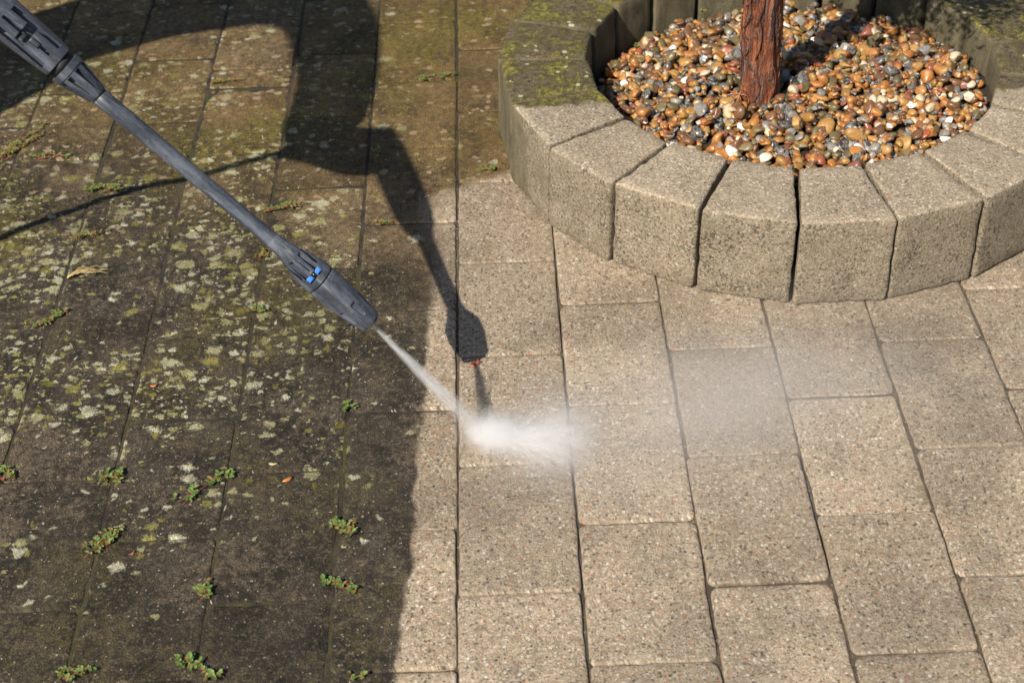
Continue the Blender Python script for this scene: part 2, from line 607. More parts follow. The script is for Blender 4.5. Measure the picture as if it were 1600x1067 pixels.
def paver_mesh(w, l, seed):
    rr = random.Random(seed)
    cr = [rr.uniform(.005, .013) for _ in range(4)]
    hw, hl = w/2, l/2
    pts = []
    corners = [(hw, hl), (-hw, hl), (-hw, -hl), (hw, -hl)]
    def edge(p, q, n):
        return [(p[0]+(q[0]-p[0])*k/n, p[1]+(q[1]-p[1])*k/n) for k in range(1, n)]
    arcs = []
    for c in range(4):
        cx, cy = corners[c]
        sx, sy = (1 if cx > 0 else -1), (1 if cy > 0 else -1)
        r = cr[c]
        a0 = [0, 90, 180, 270][c]
        arcs.append([(cx-sx*r+r*math.cos(R(a0+t)), cy-sy*r+r*math.sin(R(a0+t))) for t in (0, 30, 60, 90)])
    for c in range(4):
        pts += arcs[c]
        nx_ = arcs[(c+1) % 4][0]
        ln = math.dist(arcs[c][-1], nx_)
        pts += edge(arcs[c][-1], nx_, max(6, int(ln/.016)))
    n = len(pts)
    out = []
    for i, (x, y) in enumerate(pts):
        k = mnoise.noise((x*45+seed*3.1, y*45, seed*1.7))*.0020 + mnoise.noise((x*140+seed, y*140, seed*.7))*.0010
        d = math.hypot(x, y)
        out.append((x*(1+k/d), y*(1+k/d)))
    def inset(dist, z, jit):
        ring = []
        for i, (x, y) in enumerate(out):
            sx = max(-1, min(1, x/(hw)))
            sy = max(-1, min(1, y/(hl)))
            fx = 1-dist/hw
            fy = 1-dist/hl
            zz = z + jit*mnoise.noise((x*60, y*60+seed, 9.2))
            ring.append((x*fx, y*fy, zz))
        return ring
    rings = [inset(0, -.045, 0), inset(0, -.0045, .001), inset(.0006, -.0018, .0010), inset(.0020, -.0005, .0005), inset(.0045, 0, 0)]
    V = [p for rg in rings for p in rg]
    Fc = []
    for k in range(len(rings)-1):
        for i in range(n):
            j = (i+1) % n
            Fc.append((k*n+i, k*n+j, (k+1)*n+j, (k+1)*n+i))
    # inner ring for a flat centre
    b = len(V)
    V += inset(.014, .0002, 0)
    for i in range(n):
        j = (i+1) % n
        Fc.append((4*n+i, 4*n+j, b+j, b+i))
    Fc.append(tuple(b+i for i in range(n)))
    return pymesh('paver', V, Fc)

pv_full = [paver_mesh(W-.0031, L-.0016, 10+k) for k in range(26)]
def paver_at(x, y, l=None, w=None):
    """x,y centre; l overrides the length"""
    if l is None:
        me = RND.choice(pv_full)
    else:
        me = paver_mesh(W-.0031, l-.0018, RND.randint(100, 900))
        me.materials.append(PAVER['dirty'])
    o = link('paver', me, pavement)
    o.location = (x, y, RND.gauss(0, .0007))
    mode = 'clean' if x > 0 and y < .50 else ('dirty' if (x < -.165 or y > 1.15) else 'both')
    o.material_slots[0].link = 'OBJECT'
    o.material_slots[0].material = PAVER[mode]
    flip = RND.random() < .5
    o.rotation_euler = (RND.gauss(0, .0035), RND.gauss(0, .0045), (math.pi if flip else 0) + RND.gauss(0, .0035))
    return o
for me in pv_full: me.materials.append(PAVER['clean'])
for c in range(XC0, XC1):
    xc = (c+.5)*W
    ph = (0.0 if c % 2 == 0 else .5)*L - .004
    k = math.floor((Y0-ph)/L)
    while True:
        ya = ph+k*L
        k += 1
        if ya > Y1: break
        yc = ya+L/2
        if math.hypot(xc-PC.x, yc-PC.y) < RO-.17: continue          # under the planter, never seen
        if c == -3 and ya < 1.137 < ya+L:
            # a cut stone and its remainder
            if 1.137-ya > .03: paver_at(xc, (ya+1.137)/2, 1.137-ya)
            paver_at(xc, (1.137+ya+L)/2, ya+L-1.137)
            continue
        paver_at(xc+RND.gauss(0, .0006), yc+RND.gauss(0, .0012))

# ------------------------------------------------------------------ planter ring
planter = link('ring_planter', None, label='round raised planter of wedge shaped concrete blocks, mossy at the back', cat='planter')
planter.location = PC
DTH = .2944448
TH0 = -2.5952578
joints = [TH0+DTH*i for i in range(-6, 14)]            # -6 .. 13
gap = (joints[0]+2*math.pi) - joints[-1]
joints.append(joints[-1]+gap/2)
joints.append(joints[0]+2*math.pi)
for i in range(21):
    a0, a1 = joints[i], joints[i+1]
    am, ha = (a0+a1)/2, (a1-a0)/2
    seed = 40+i
    rr = random.Random(seed)
    hx, hy, hz = (RO-RI)/2, ha*RO, HB/2
    V, Fc = rounded_box(14, 14, 12, hx, hy, hz, .0065)
    out = []
    dr = rr.gauss(0, .002)
    dz = rr.gauss(0, .0012)
    sk = rr.gauss(0, .0012)
    for p in V:
        rad = RO - hx + p.x
        # wedge: width shrinks to the inside; flat outer chord
        wy = p.y*(rad*math.cos(0)/RO)
        gapw = (.0010 if math.sin(am) < .1 else .0022) + .0008*(1-(p.x+hx)/(2*hx))
        wy *= (1 - gapw/max(.02, ha*rad))
        q = Vector((rad*math.cos(ha*.55) + dr, wy, p.z+hz+dz))
        q.x += .006
        # batter: the faces lean in a hair to the top
        q.x -= (p.z+hz)*.02*(1 if p.x > 0 else -1)
        d = mnoise.noise((q.x*38+seed*7, q.y*38, q.z*38))*.0016 + mnoise.noise((q.x*130+seed*7, q.y*130, q.z*130))*.0011
        nrm = Vector((p.x/hx, p.y/hy, p.z/hz))
        nrm = Vector([v if abs(v) > .90 else 0 for v in nrm])
        if abs(nrm.y) > .9 and nrm.length < 1.3: d *= .35
        if nrm.length > 1.3: d -= max(0, mnoise.noise((q.x*70+seed*3, q.y*70, q.z*70)))*.0032
        if nrm.length > 0: q += nrm.normalized()*d
        a = am + sk
        out.append((q.x*math.cos(a)-q.y*math.sin(a), q.x*math.sin(a)+q.y*math.cos(a), max(q.z, .0012)))
    o = link('block', pymesh('block', out, Fc), planter, MAT_BLOCK)

# ------------------------------------------------------------------ gravel in the planter
def gravel_z(x, y):
    dx, dy = x-PC.x, y-PC.y
    r = math.hypot(dx, dy)
    z = .108 - .006*(r/RI)**2 - .032*max(0, dy/RI) - .030*max(0, -dx/RI)*(r/RI)**2 + .006*max(0, -dy/RI)
    return z + mnoise.noise((x*9, y*9, 2))*.006

def mat_soil():
    m = Mat('dark_soil')
    P = m.pos()
    n = m.noise(P, 60, 4, .7)
    m.set('Base Color', m.mix(n.ss(.3, .7), (.012, .009, .006), (.05, .032, .018)))
    m.set('Roughness', .9)
    m.bump(n, .01, 1)
    return m.m

sv, sf = [(PC.x, PC.y, gravel_z(PC.x, PC.y)-.014)], []
NR, NS = 10, 48
for i in range(1, NR+1):
    for k in range(NS):
        a = 2*math.pi*k/NS
        r = (RI+.012)*i/NR
        x, y = PC.x+r*math.cos(a), PC.y+r*math.sin(a)
        sv.append((x, y, gravel_z(x, y)-.014))
for k in range(NS):
    sf.append((0, 1+k, 1+(k+1) % NS))
    for i in range(NR-1):
        b = 1+i*NS
        sf.append((b+k, b+NS+k, b+NS+(k+1) % NS, b+(k+1) % NS))
gravel_bed = link('gravel_bed', pymesh('gravel_bed', sv, sf), mat=mat_soil(), kind='structure',
                  label='bed of wet orange, brown and grey pebbles inside the round planter')

def mat_pebble(name, c0, c1, c2, rough, vein=0.0):
    m = Mat(name)
    P = m.obj()
    rnd = (m.island()*7.31 + m.objrand()*5.17).fract()
    rnd2 = (m.island()*13.7 + m.objrand()*3.9).fract()
    W_ = m.pos()
    n = m.noise(W_, 120, 4, .65, .6)
    f = m.noise(W_, 600, 2, .6)
    col = m.ramp(rnd, [(0, c0), (.5, c1), (1, c2)])
    col2 = m.ramp(rnd2, [(0, c2), (.5, c0), (1, c1)])
    col = m.mix(n.ss(.42, .66)*.75, col, col2)
    col = m.mul(col, f.ss(.2, .8, .72, 1.25))
    if vein:
        v = m.noise(W_, 45, 5, .8, 1.5)
        col = m.mix((v-.5).abs().ss(.035, .0)*vein, col, (.55, .50, .42))
    m.set('Base Color', col)
    m.set('Roughness', (rnd2*.22 + rough))
    m.set('Specular IOR Level', .55)
    m.set('Coat Weight', .15)
    m.set('Coat Roughness', .16)
    m.bump(n*.7+f*.3, .0016, .6)
    return m.m

PEB = [
    (mat_pebble('pebble_amber', (.40, .165, .040), (.32, .125, .030), (.46, .23, .070), .28), 24),
    (mat_pebble('pebble_ochre', (.33, .17, .042), (.40, .235, .075), (.26, .12, .028), .30), 22),
    (mat_pebble('pebble_brown', (.165, .075, .030), (.125, .062, .028), (.22, .105, .048), .30), 22),
    (mat_pebble('pebble_olive', (.145, .112, .045), (.105, .085, .040), (.20, .155, .075), .32), 17),
    (mat_pebble('pebble_slate', (.045, .046, .048), (.075, .076, .076), (.028, .027, .027), .24, .5), 16),
    (mat_pebble('pebble_grey', (.22, .205, .185), (.16, .148, .132), (.30, .275, .245), .34, .3), 10),
    (mat_pebble('pebble_cream', (.58, .48, .33), (.50, .36, .20), (.66, .58, .46), .36), 8),
    (mat_pebble('pebble_russet', (.30, .085, .035), (.24, .078, .045), (.20, .085, .065), .28), 7),
    (mat_pebble('pebble_white', (.80, .76, .70), (.72, .66, .57), (.84, .82, .78), .36), 2),
]
def pebble_shape(seed):
    rr = random.Random(seed)
    bm = bmesh.new()
    bmesh.ops.create_icosphere(bm, subdivisions=3 if seed % 2 else 2, radius=1)
    sx, sy, sz = rr.uniform(.9, 1.45), rr.uniform(.75, 1.05), rr.uniform(.48, .85)
    cuts = []
    for _ in range(rr.choice([5, 7, 9, 11])):
        d = Vector((rr.gauss(0, 1), rr.gauss(0, 1), rr.gauss(0, 1))).normalized()
        cuts.append((d, rr.uniform(.45, .85)))
    soft = rr.uniform(.0, .10)
    for v in bm.verts:
        p = v.co.copy()
        for d, h in cuts:
            e = p.dot(d)-h
            if e > 0: p -= d*(e*(1-soft))
        p *= 1+.10*mnoise.noise(p*1.3+Vector((seed, 0, 0))) + .03*mnoise.noise(p*4+Vector((seed, 2, 0)))
        v.co = Vector((p.x*sx, p.y*sy, p.z*sz))
    return bmmesh('pebble', bm)
shapes = [pebble_shape(s) for s in range(18)]
for me in shapes: me.materials.append(PEB[0][0])
geo = []
for me in shapes:
    v = np.array([tuple(x.co) for x in me.vertices])
    f = [tuple(p.vertices) for p in me.polygons]
    geo.append((v, f))
TB = Vector((.534, .785, .085))               # trunk base
GRID = 2*RI/240
hf = {}
def hget(x, y, r):
    m_ = []
    n = max(1, int(r*.7/GRID))
    ci, cj = int(round(x/GRID)), int(round(y/GRID))
    for i in range(-n, n+1):
        for j in range(-n, n+1):
            if i*i+j*j <= n*n: m_.append(hf.get((ci+i, cj+j), -1))
    return m_, ci, cj
peb = []
tot = sum(w for _, w in PEB)
def pick():
    t = RND.uniform(0, tot)
    for i, (_, w) in enumerate(PEB):
        t -= w
        if t <= 0: return i
    return 0
for layer, (count, lo, hi) in enumerate(((1400, .0080, .0120), (3000, .0060, .0150))):
    for _ in range(count):
        a, rr_ = RND.uniform(0, 2*math.pi), (RI+.004)*math.sqrt(RND.random())
        x, y = PC.x+rr_*math.cos(a), PC.y+rr_*math.sin(a)
        s = lo + (hi-lo)*RND.random()**2.4
        if rr_ > RI-s*1.0 : continue
        if math.hypot(x-TB.x, y-TB.y) < .036: continue
        base = gravel_z(x, y)
        m_, ci, cj = hget(x, y, s)
        hs = [max(h, base-.012) for h in m_]
        z = (sum(hs)/len(hs))*.6 + max(hs)*.4 + s*.20
        if z > base+.019: continue
        rot = Matrix.Rotation(RND.uniform(0, 6.28), 3, 'Z') @ Matrix.Rotation(RND.gauss(0, .45), 3, 'X') @ Matrix.Rotation(RND.gauss(0, .45), 3, 'Y')
        k = RND.randrange(len(shapes))
        peb.append((x, y, z, s, rot, k, pick()))
        n = max(1, int(s*.95/GRID))
        for i in range(-n, n+1):
            for j in range(-n, n+1):
                d2 = (i*i+j*j)/(n*n)
                if d2 <= 1:
                    hh = z + s*.62*math.sqrt(max(0, 1-d2))
                    if hh > hf.get((ci+i, cj+j), -1): hf[(ci+i, cj+j)] = hh
# the ones lying on top and nearest the lens are parts of their own
def showing(p):
    x, y, z, s = p[:4]
    m_, ci, cj = hget(x, y, s)
    top = z+s*.62
    free = sum(1 for h in m_ if h <= top+.0005)/len(m_)
    return s*free - .0012*(y-PC.y)
order = sorted(range(len(peb)), key=lambda i: -showing(peb[i]))
single = set(order[:300])
for i in single:
    x, y, z, s, rot, k, mi = peb[i]
    o = link('pebble', shapes[k], gravel_bed)
    mw = rot.to_4x4() @ Matrix.Scale(s, 4)
    mw.translation = (x, y, z)
    o.matrix_local = mw
    o.material_slots[0].link = 'OBJECT'
    o.material_slots[0].material = PEB[mi][0]
V, Fc, MI = [], [], []
for i, p in enumerate(peb):
    if i in single: continue
    x, y, z, s, rot, k, mi = p
    v, f = geo[k]
    Rm = np.array(rot)
    vv = (v*s) @ Rm.T + np.array((x, y, z))
    n = len(V)
    V.extend(vv.tolist())
    Fc.extend([tuple(a+n for a in q) for q in f])
    MI.extend([mi]*len(f))
me = pymesh('pebbles', V, Fc)
o = link('gravel', me, gravel_bed, [m_ for m_, _ in PEB], kind='stuff')
me.polygons.foreach_set('material_index', MI)
print('pebbles', len(peb))

# ------------------------------------------------------------------ the shrub in the planter
def mat_bark():
    m = Mat('fibrous_bark')
    P = m.obj()
    Ps = m.scale(P, (1, 1, .10))
    a = m.noise(Ps, 150, 4, .7, .6)
    b = m.noise(m.scale(P, (1, 1, .25), (3, 1, 0)), 60, 5, .7, .8)
    c = m.noise(m.scale(P, (1, 1, .05), (3, 9, 0)), 260, 3, .6)
    col = m.ramp(a*.6+c*.4, [(.32, (.035, .016, .012)), (.42, (.15, .048, .024)), (.50, (.30, .098, .044)), (.60, (.44, .175, .090)), (.74, (.54, .31, .21))])
    grey = b.ss(.46, .60)
    col = m.mix(grey*.8, col, m.mix(c.ss(.3, .7), (.070, .040, .038), (.30, .205, .185)))
    m.set('Base Color', col)
    m.set('Roughness', .62)
    m.set('Specular IOR Level', .35)
    m.bump(a*1.0+c*.8+grey*b*.6, .014, 1.0)
    return m.m
MAT_BARK = mat_bark()
shrub = link('juniper_shrub', None, label='evergreen shrub with reddish peeling trunk growing from the pebbles', cat='shrub')
shrub.location = TB
def bark_trunk(h, r0, r1, nseg=96, nring=110):
    V, Fc = [], []
    for j in range(nring+1):
        t = j/nring
        z = -.03 + (h+.03)*t
        r = r0 + (r1-r0)*min(1, max(0, z)/.5)
        r += .0085*math.exp(-max(0, z)/.022)
        ox, oy = .002*math.sin(z*30)-.03*z, .006*math.sin(z*7)
        for k in range(nseg):
            a = 2*math.pi*k/nseg
            tw = a + z*.9
            ca, sa = math.cos(tw), math.sin(tw)
            rid = mnoise.noise((ca*2.3, sa*2.3, z*3.0))*.0028
            rid += abs(mnoise.noise((ca*6.5+4, sa*6.5, z*5.0)))*.0036
            rid += mnoise.noise((ca*15, sa*15, z*11+7))*.0026
            rid += mnoise.noise((ca*12, sa*12, z*80))*.0018
            # rough knobbly shoulders on both flanks
            fl = max(0, math.cos(a-R(10)))**6*math.exp(-((z-.155)/.034)**2) + max(0, math.cos(a-R(195)))**8*(.55+.45*math.sin(z*55))*.8
            rid += fl*(.0055+.0060*mnoise.noise((ca*14, sa*14, z*95)))
            V.append((ox+(r+rid)*math.cos(a), oy+(r+rid)*math.sin(a), z))
    for j in range(nring):
        for k in range(nseg):
            k2 = (k+1) % nseg
            Fc.append((j*nseg+k, j*nseg+k2, (j+1)*nseg+k2, (j+1)*nseg+k))
    Fc.append(tuple(nring*nseg+k for k in range(nseg)))
    return V, Fc
trunk = link('trunk', pymesh('trunk', *bark_trunk(.62, .0310, .0265)), shrub, MAT_BARK)
# strips of bark that stand off the trunk
for k in range(60):
    a = RND.uniform(0, 6.28)
    z0 = RND.uniform(.0, .30)
    ln = RND.uniform(.035, .09)
    wd = RND.uniform(.0012, .0032)
    V, Fc = [], []
    n = 7
    for j in range(n+1):
        t = j/n
        z = z0+ln*t
        rad = .0335 + .006*math.exp(-z/.022) + .0035*abs(t-.5)**2*4*RND.uniform(.5, 1)
        aa = a+.5*z+.25*math.sin(t*3)
        ox, oy = .002*math.sin(z*30)-.03*z, .006*math.sin(z*7)
        wj = wd*(1-.8*abs(2*t-1)**2)
        for sgn, dz in ((-1, 0), (1, 0)):
            b = aa+sgn*wj/rad
            for th in (0, .0010):
                V.append((ox+(rad+th)*math.cos(b), oy+(rad+th)*math.sin(b), z))
    for j in range(n):
        b = j*4
        Fc += [(b, b+4, b+5, b+1), (b+2, b+3, b+7, b+6), (b+1, b+5, b+7, b+3), (b, b+2, b+6, b+4)]
    Fc += [(0, 1, 3, 2), (n*4, n*4+2, n*4+3, n*4+1)]
    link('bark_strip', pymesh('bark_strip', V, Fc), trunk, MAT_BARK)
limb_tips = []
for k in range(11):
    a = k*2.4+.4
    z0 = .42+.20*(k/11)
    ln = RND.uniform(.30, .48)
    path = []
    for j in range(7):
        t = j/6
        path.append((.01*math.sin(z0*9)+ln*.75*t*math.cos(a+.3*t), ln*.75*t*math.sin(a+.3*t), z0+ln*(.55*t+.35*t*t)+.01*math.sin(j*2+k)))
    v, f = tube(path, [.011*(1-.7*j/6) for j in range(7)], 8)
    link('limb', pymesh('limb', v, f), shrub, MAT_BARK)
    limb_tips.append(path)
for k, (lx, ly, lz) in enumerate(((.60, .74, .54), (.66, .70, .60), (.74, .68, .60), (.55, .67, .62))):
    e = Vector((lx, ly, lz))-TB
    st = Vector((0, 0, .36+.03*k))
    path = [tuple(st.lerp(e, j/6)+Vector((0, 0, .02*math.sin(j/6*3.1)))) for j in range(7)]
    v, f = tube(path, [.009*(1-.7*j/6) for j in range(7)], 8)
    link('limb', pymesh('limb', v, f), shrub, MAT_BARK)
    limb_tips.append(path)
def mat_needles():
    m = Mat('evergreen_scales')
    P = m.obj()
    n = m.noise(P, 14, 3, .6)
    r = m.island()
    col = m.mix(n.ss(.3, .7), (.030, .060, .018), (.075, .11, .035))
    m.set('Base Color', m.mul(col, r.ss(0, 1, .6, 1.4)))
    m.set('Roughness', .6)
    return m.m
V, Fc = [], []
rc = random.Random(5)
for path in limb_tips:
    for _ in range(26):
        j = rc.randint(2, 6)
        c = Vector(path[j]) + Vector((rc.gauss(0, .045), rc.gauss(0, .045), rc.gauss(.02, .05)))
        d0 = (c-Vector((0, 0, .45))).normalized()
        for _ in range(34):
            p = c+Vector((rc.gauss(0, .022), rc.gauss(0, .022), rc.gauss(0, .022)))
            d = (d0+Vector((rc.gauss(0, .5), rc.gauss(0, .5), rc.gauss(.2, .5)))).normalized()
            s = d.cross(Vector((rc.gauss(0, 1), rc.gauss(0, 1), rc.gauss(0, 1)))).normalized()
            ln, wd = rc.uniform(.012, .026), rc.uniform(.0016, .003)
            n = len(V)
            V += [p, p+d*ln*.5+s*wd, p+d*ln, p+d*ln*.5-s*wd]
            Fc.append((n, n+1, n+2, n+3))
link('crown', pymesh('crown', V, Fc, False), shrub, mat_needles(), kind='stuff')

# ------------------------------------------------------------------ pressure washer: lance, gun
T = Vector((-.112, .074, .204))
K = Vector((-.457, .125, .577))
ax = (K-T).normalized()                       # local X: back along the lance
tocam = (CAM - (T+K)/2)
zl = (tocam - ax*tocam.dot(ax)).normalized()  # local Z: the side with the slots
yl = zl.cross(ax)
LM = Matrix((ax, yl, zl)).transposed().to_4x4()
LM.translation = T
washer = link('pressure_washer_lance', None, label='dark grey plastic pressure washer lance with blue nozzle clips', cat='pressure washer')
washer.matrix_world = LM
INV = LM.inverted()

def mat_plastic(name, base, rough=.42):
    m = Mat(name)
    P = m.obj()
    a = m.noise(m.scale(P, (.18, 1, 1)), 55, 5, .7)
    b = m.noise(P, 160, 3, .7)
    scuff = m.noise(m.scale(P, (.10, 1, 1), (2, 1, 1)), 170, 3, .7)
    c = m.mix(a.ss(.42, .66)*.8, base, tuple(min(1, v*2.4+.030) for v in base))
    c = m.mix(scuff.ss(.54, .70)*.55, c, (.20, .205, .215))
    c = m.mul(c, b.ss(.25, .75, .82, 1.18))
    ds, rs = m.vor(P, 210)
    c = m.mix(ds.ss(.30, .12)*rs[0].gt(.90)*.7, c, (.26, .22, .16))
    m.set('Base Color', c)
    m.set('Roughness', a.ss(.3, .7, rough-.06, rough+.18))
    m.set('Specular IOR Level', .5)
    m.bump(b*.5+scuff*.4, .0006, .5)
    return m.m
PL = mat_plastic('slate_plastic', (.042, .050, .066))
PL2 = mat_plastic('dark_plastic', (.018, .020, .024), .5)
BLUE = plain('blue_plastic', (.055, .22, .62), .4)
BLACK = plain('black_rubber', (.012, .012, .013), .7)
BRASS = plain('brass', (.60, .43, .17), .3, Metallic=1.0)

# nozzle head with finger dimples and a notched rim
prof = [(-.006, .0120), (-.0055, .0155), (-.0035, .0170), (.004, .0178), (.012, .0186), (.020, .0196), (.035, .0211), (.050, .0222), (.065, .0229), (.078, .0231), (.084, .0229), (.0862, .0222), (.087, .0205)]
cutters = []
hole = lathe([(-.010, .0075), (.006, .0075)], 24)
cutters.append(hole)
for ang in (-52, 8, 68, 128, 188, 248):
    v, f = rounded_box(6, 6, 6, .013, .0046, .0036, .0034)
    rm = Matrix.Rotation(R(ang), 3, 'X')
    cutters.append(([rm @ (Vector(p)+Vector((.026, 0, .0214))) for p in v], f))
for ang in (-40, 20, 80, 140, 200, 260, 320):
    v, f = box_vf(-.009, -.0022, -.0045, .0045, .0148, .022)
    rm = Matrix.Rotation(R(ang), 3, 'X')
    cutters.append(([rm @ Vector(p) for p in v], f))
nozzle = link('nozzle', cut(lathe(prof, 56), cutters, 'nozzle'), washer, PL)
link('orifice', pymesh('orifice', *lathe([(-.002, .0022), (.000, .0068), (.007, .0070)], 20)), nozzle, BRASS)
link('seal_ring', pymesh('seal_ring', *lathe([(.0865, .0206), (.0868, .0216), (.0885, .0216), (.0888, .0206)], 48)), washer, BLACK)
# socket that carries the nozzle: flared, two long slots facing the lens
prof = [(.0885, .0206), (.0890, .0228), (.094, .0230), (.104, .0222), (.118, .0194), (.134, .0156), (.148, .0128), (.160, .0114), (.172, .01055), (.173, .0100)]
cutters = []
for yy in (-.0088, .0088):
    cutters.append(box_vf(.097, .136, yy-.0034, yy+.0034, .0098, .03))
cutters.append(box_vf(.097, .107, -.0122, .0122, .0130, .03))
cutters.append(box_vf(.110, .138, -.0011, .0011, .0150, .03))
for sy in (-1, 1):
    cutters.append(box_vf(.108, .136, sy*.0150-.0012, sy*.0150+.0012, .0015, .02))
socket = link('nozzle_socket', cut(lathe(prof, 56), cutters, 'nozzle_socket'), washer, PL)
for yy in (-.0074, .0074):
    v, f = rounded_box(6, 6, 6, .0034, .0045, .0030, .0011)
    link('clip', pymesh('clip', [Vector(p)+Vector((.1022, yy, .0170)) for p in v], f), socket, BLUE)
    v, f = rounded_box(6, 6, 6, .0010, .0028, .0006, .0004)
    link('clip_ridge', pymesh('clip_ridge', [Vector(p)+Vector((.1012, yy, .0203)) for p in v], f), socket, BLUE)
link('clip_screw', pymesh('clip_screw', *lathe([(.1022, .0), (.1022, .0012), (.1040, .0012)], 10, False)), socket, BRASS).location = (0, 0, .0180)
# lance tube, slightly oval, with a mould seam
prof = [(.158, .0104), (.17, .0103), (.22, .0103), (.30, .0105), (.38, .0109), (.44, .0114), (.462, .0116)]
V, Fc = lathe(prof, 40)
V = [(x, y*1.0, z*.94) for x, y, z in V]
tube_o = link('lance_tube', pymesh('lance_tube', V, Fc), washer, PL)
# flared collar with cut out ribs
prof = [(.456, .0124), (.458, .0134), (.464, .0146), (.478, .0176), (.492, .0203), (.4985, .0207), (.4990, .0218), (.5075, .0220), (.508, .0205)]
cutters = []
for ang in (-58, -20, 20, 58, 100, 140, 180, 220, 260):
    v, f = box_vf(.466, .4965, -.0032, .0032, .0130, .03)
    rm = Matrix.Rotation(R(ang), 3, 'X')
    vv = []
    for p in v:
        p = Vector(p)
        if p.x < .48: p.y *= .35
        vv.append(rm @ p)
    cutters.append((vv, f))
collar = link('collar', cut(lathe(prof, 56), cutters, 'collar'), washer, PL)
link('swivel_ring', pymesh('swivel_ring', *lathe([(.5075, .0150), (.508, .0182), (.517, .0184), (.5175, .0150)], 40)), washer, BLACK)
# gun body: rounded square section with open slots in the side
def sect(prof, seg=48, n=3.2):
    v, f = [], []
    for x, hy, hz in prof:
        for k in range(seg):
            a = 2*math.pi*k/seg
            c, s = math.cos(a), math.sin(a)
            e = 2/n
            v.append((x, hy*math.copysign(abs(c)**e, c), hz*math.copysign(abs(s)**e, s)))
    m_ = len(prof)
    for i in range(m_-1):
        for k in range(seg):
            k2 = (k+1) % seg
            f.append((i*seg+k, i*seg+k2, (i+1)*seg+k2, (i+1)*seg+k))
    f.append(tuple(range(seg-1, -1, -1)))
    f.append(tuple((m_-1)*seg+k for k in range(seg)))
    return v, f
prof = [(.517, .0190, .0185), (.5180, .0212, .0200), (.530, .0228, .0210), (.56, .0242, .0220), (.60, .0255, .0230), (.66, .0262, .0235), (.72, .0262, .0235), (.80, .0258, .0230), (.88, .0250, .0225), (.93, .0210, .0190), (.945, .0150, .0130)]
cutters = [box_vf(.528, .598, -.0182, -.0118, .0105, .04), box_vf(.528, .598, .0118, .0182, .0105, .04),
           box_vf(.531, .545, -.0020, .0022, .0125, .04), box_vf(.560, .574, -.0120, .0120, .0080, .04), box_vf(.574, .60, -.0016, .0026, .0130, .04),
           box_vf(.545, .562, -.0036, .0040, .0165, .04)]
body = link('gun_body', cut(sect(prof), cutters, 'gun_body'), washer, PL)
link('lock_tab', pymesh('lock_tab', *(lambda vf: ([Vector(p)+Vector((.553, .0003, .0178)) for p in vf[0]], vf[1]))(rounded_box(6, 6, 6, .0068, .0033, .0030, .0018))), body, PL)
link('latch', pymesh('latch', *(lambda vf: ([Vector(p)+Vector((.568, .004, .0135)) for p in vf[0]], vf[1]))(rounded_box(6, 6, 6, .0035, .0055, .0050, .0016))), body, PL2)
# pistol grip, guard and trigger, in world-down direction
dwn = -(Vector((0, 0, 1)) - ax*ax.z).normalized()
dl = (INV.to_3x3() @ dwn).normalized()         # local down
back = Vector((1, 0, 0))
gd = (dl*.845+back*.535).normalized()
S0 = Vector((.85, 0, 0))
def oval_tube(path, r, sq, n=14):
    v, f = tube(path, r, n)
    return v, f
gp = [S0+gd*t for t in (-.01, .02, .05, .08, .11, .14, .155)]
v, f = tube(gp, [.022, .0215, .0195, .0190, .0195, .0205, .016], 18)
link('grip', pymesh('grip', v, f), washer, PL)
tp = [Vector((.765, 0, 0))+dl*.015, Vector((.768, 0, 0))+dl*.04, Vector((.79, 0, 0))+dl*.066, Vector((.85, 0, 0))+dl*.098, S0+gd*.148]
v, f = tube(tp, .007, 12)
link('trigger_guard', pymesh('trigger_guard', v, f), washer, PL)
hp = [Vector((.775, 0, 0))+dl*.010, Vector((.800, 0, 0))+dl*.050, Vector((.842, 0, 0))+dl*.082, S0+gd*.165+back*-.012, S0+gd*.165+back*.045, Vector((.985, 0, 0))+dl*.045, Vector((.950, 0, 0))+dl*.0]
nl = dl.cross(back).normalized()
hv = [p+nl*.017 for p in hp]+[p-nl*.017 for p in hp]
nh = len(hp)
hfc = [tuple(range(nh)), tuple(range(2*nh-1, nh-1, -1))]+[(k, k+nh, (k+1) % nh+nh, (k+1) % nh) for k in range(nh)]
bmh = bmesh.new()
bvs = [bmh.verts.new(p) for p in hv]
for q in hfc: bmh.faces.new([bvs[i] for i in q])
bmesh.ops.bevel(bmh, geom=bmh.edges[:]+bmh.verts[:], offset=.007, segments=3, affect='EDGES')
link('handle', bmmesh('handle', bmh), washer, PL)
tp = [Vector((.805, 0, 0))+dl*.016, Vector((.810, 0, 0))+dl*.040, Vector((.826, 0, 0))+dl*.062, Vector((.842, 0, 0))+dl*.080]
v, f = tube(tp, [.007, .0065, .006, .005], 12)
link('trigger', pymesh('trigger', v, f), washer, PL2)
GEND = LM @ (S0+gd*.150)
link('hose_coupling', pymesh('hose_coupling', *tube([S0+gd*.148, S0+gd*.165, S0+gd*.185], [.0125, .014, .0115], 18)), washer, BLACK)
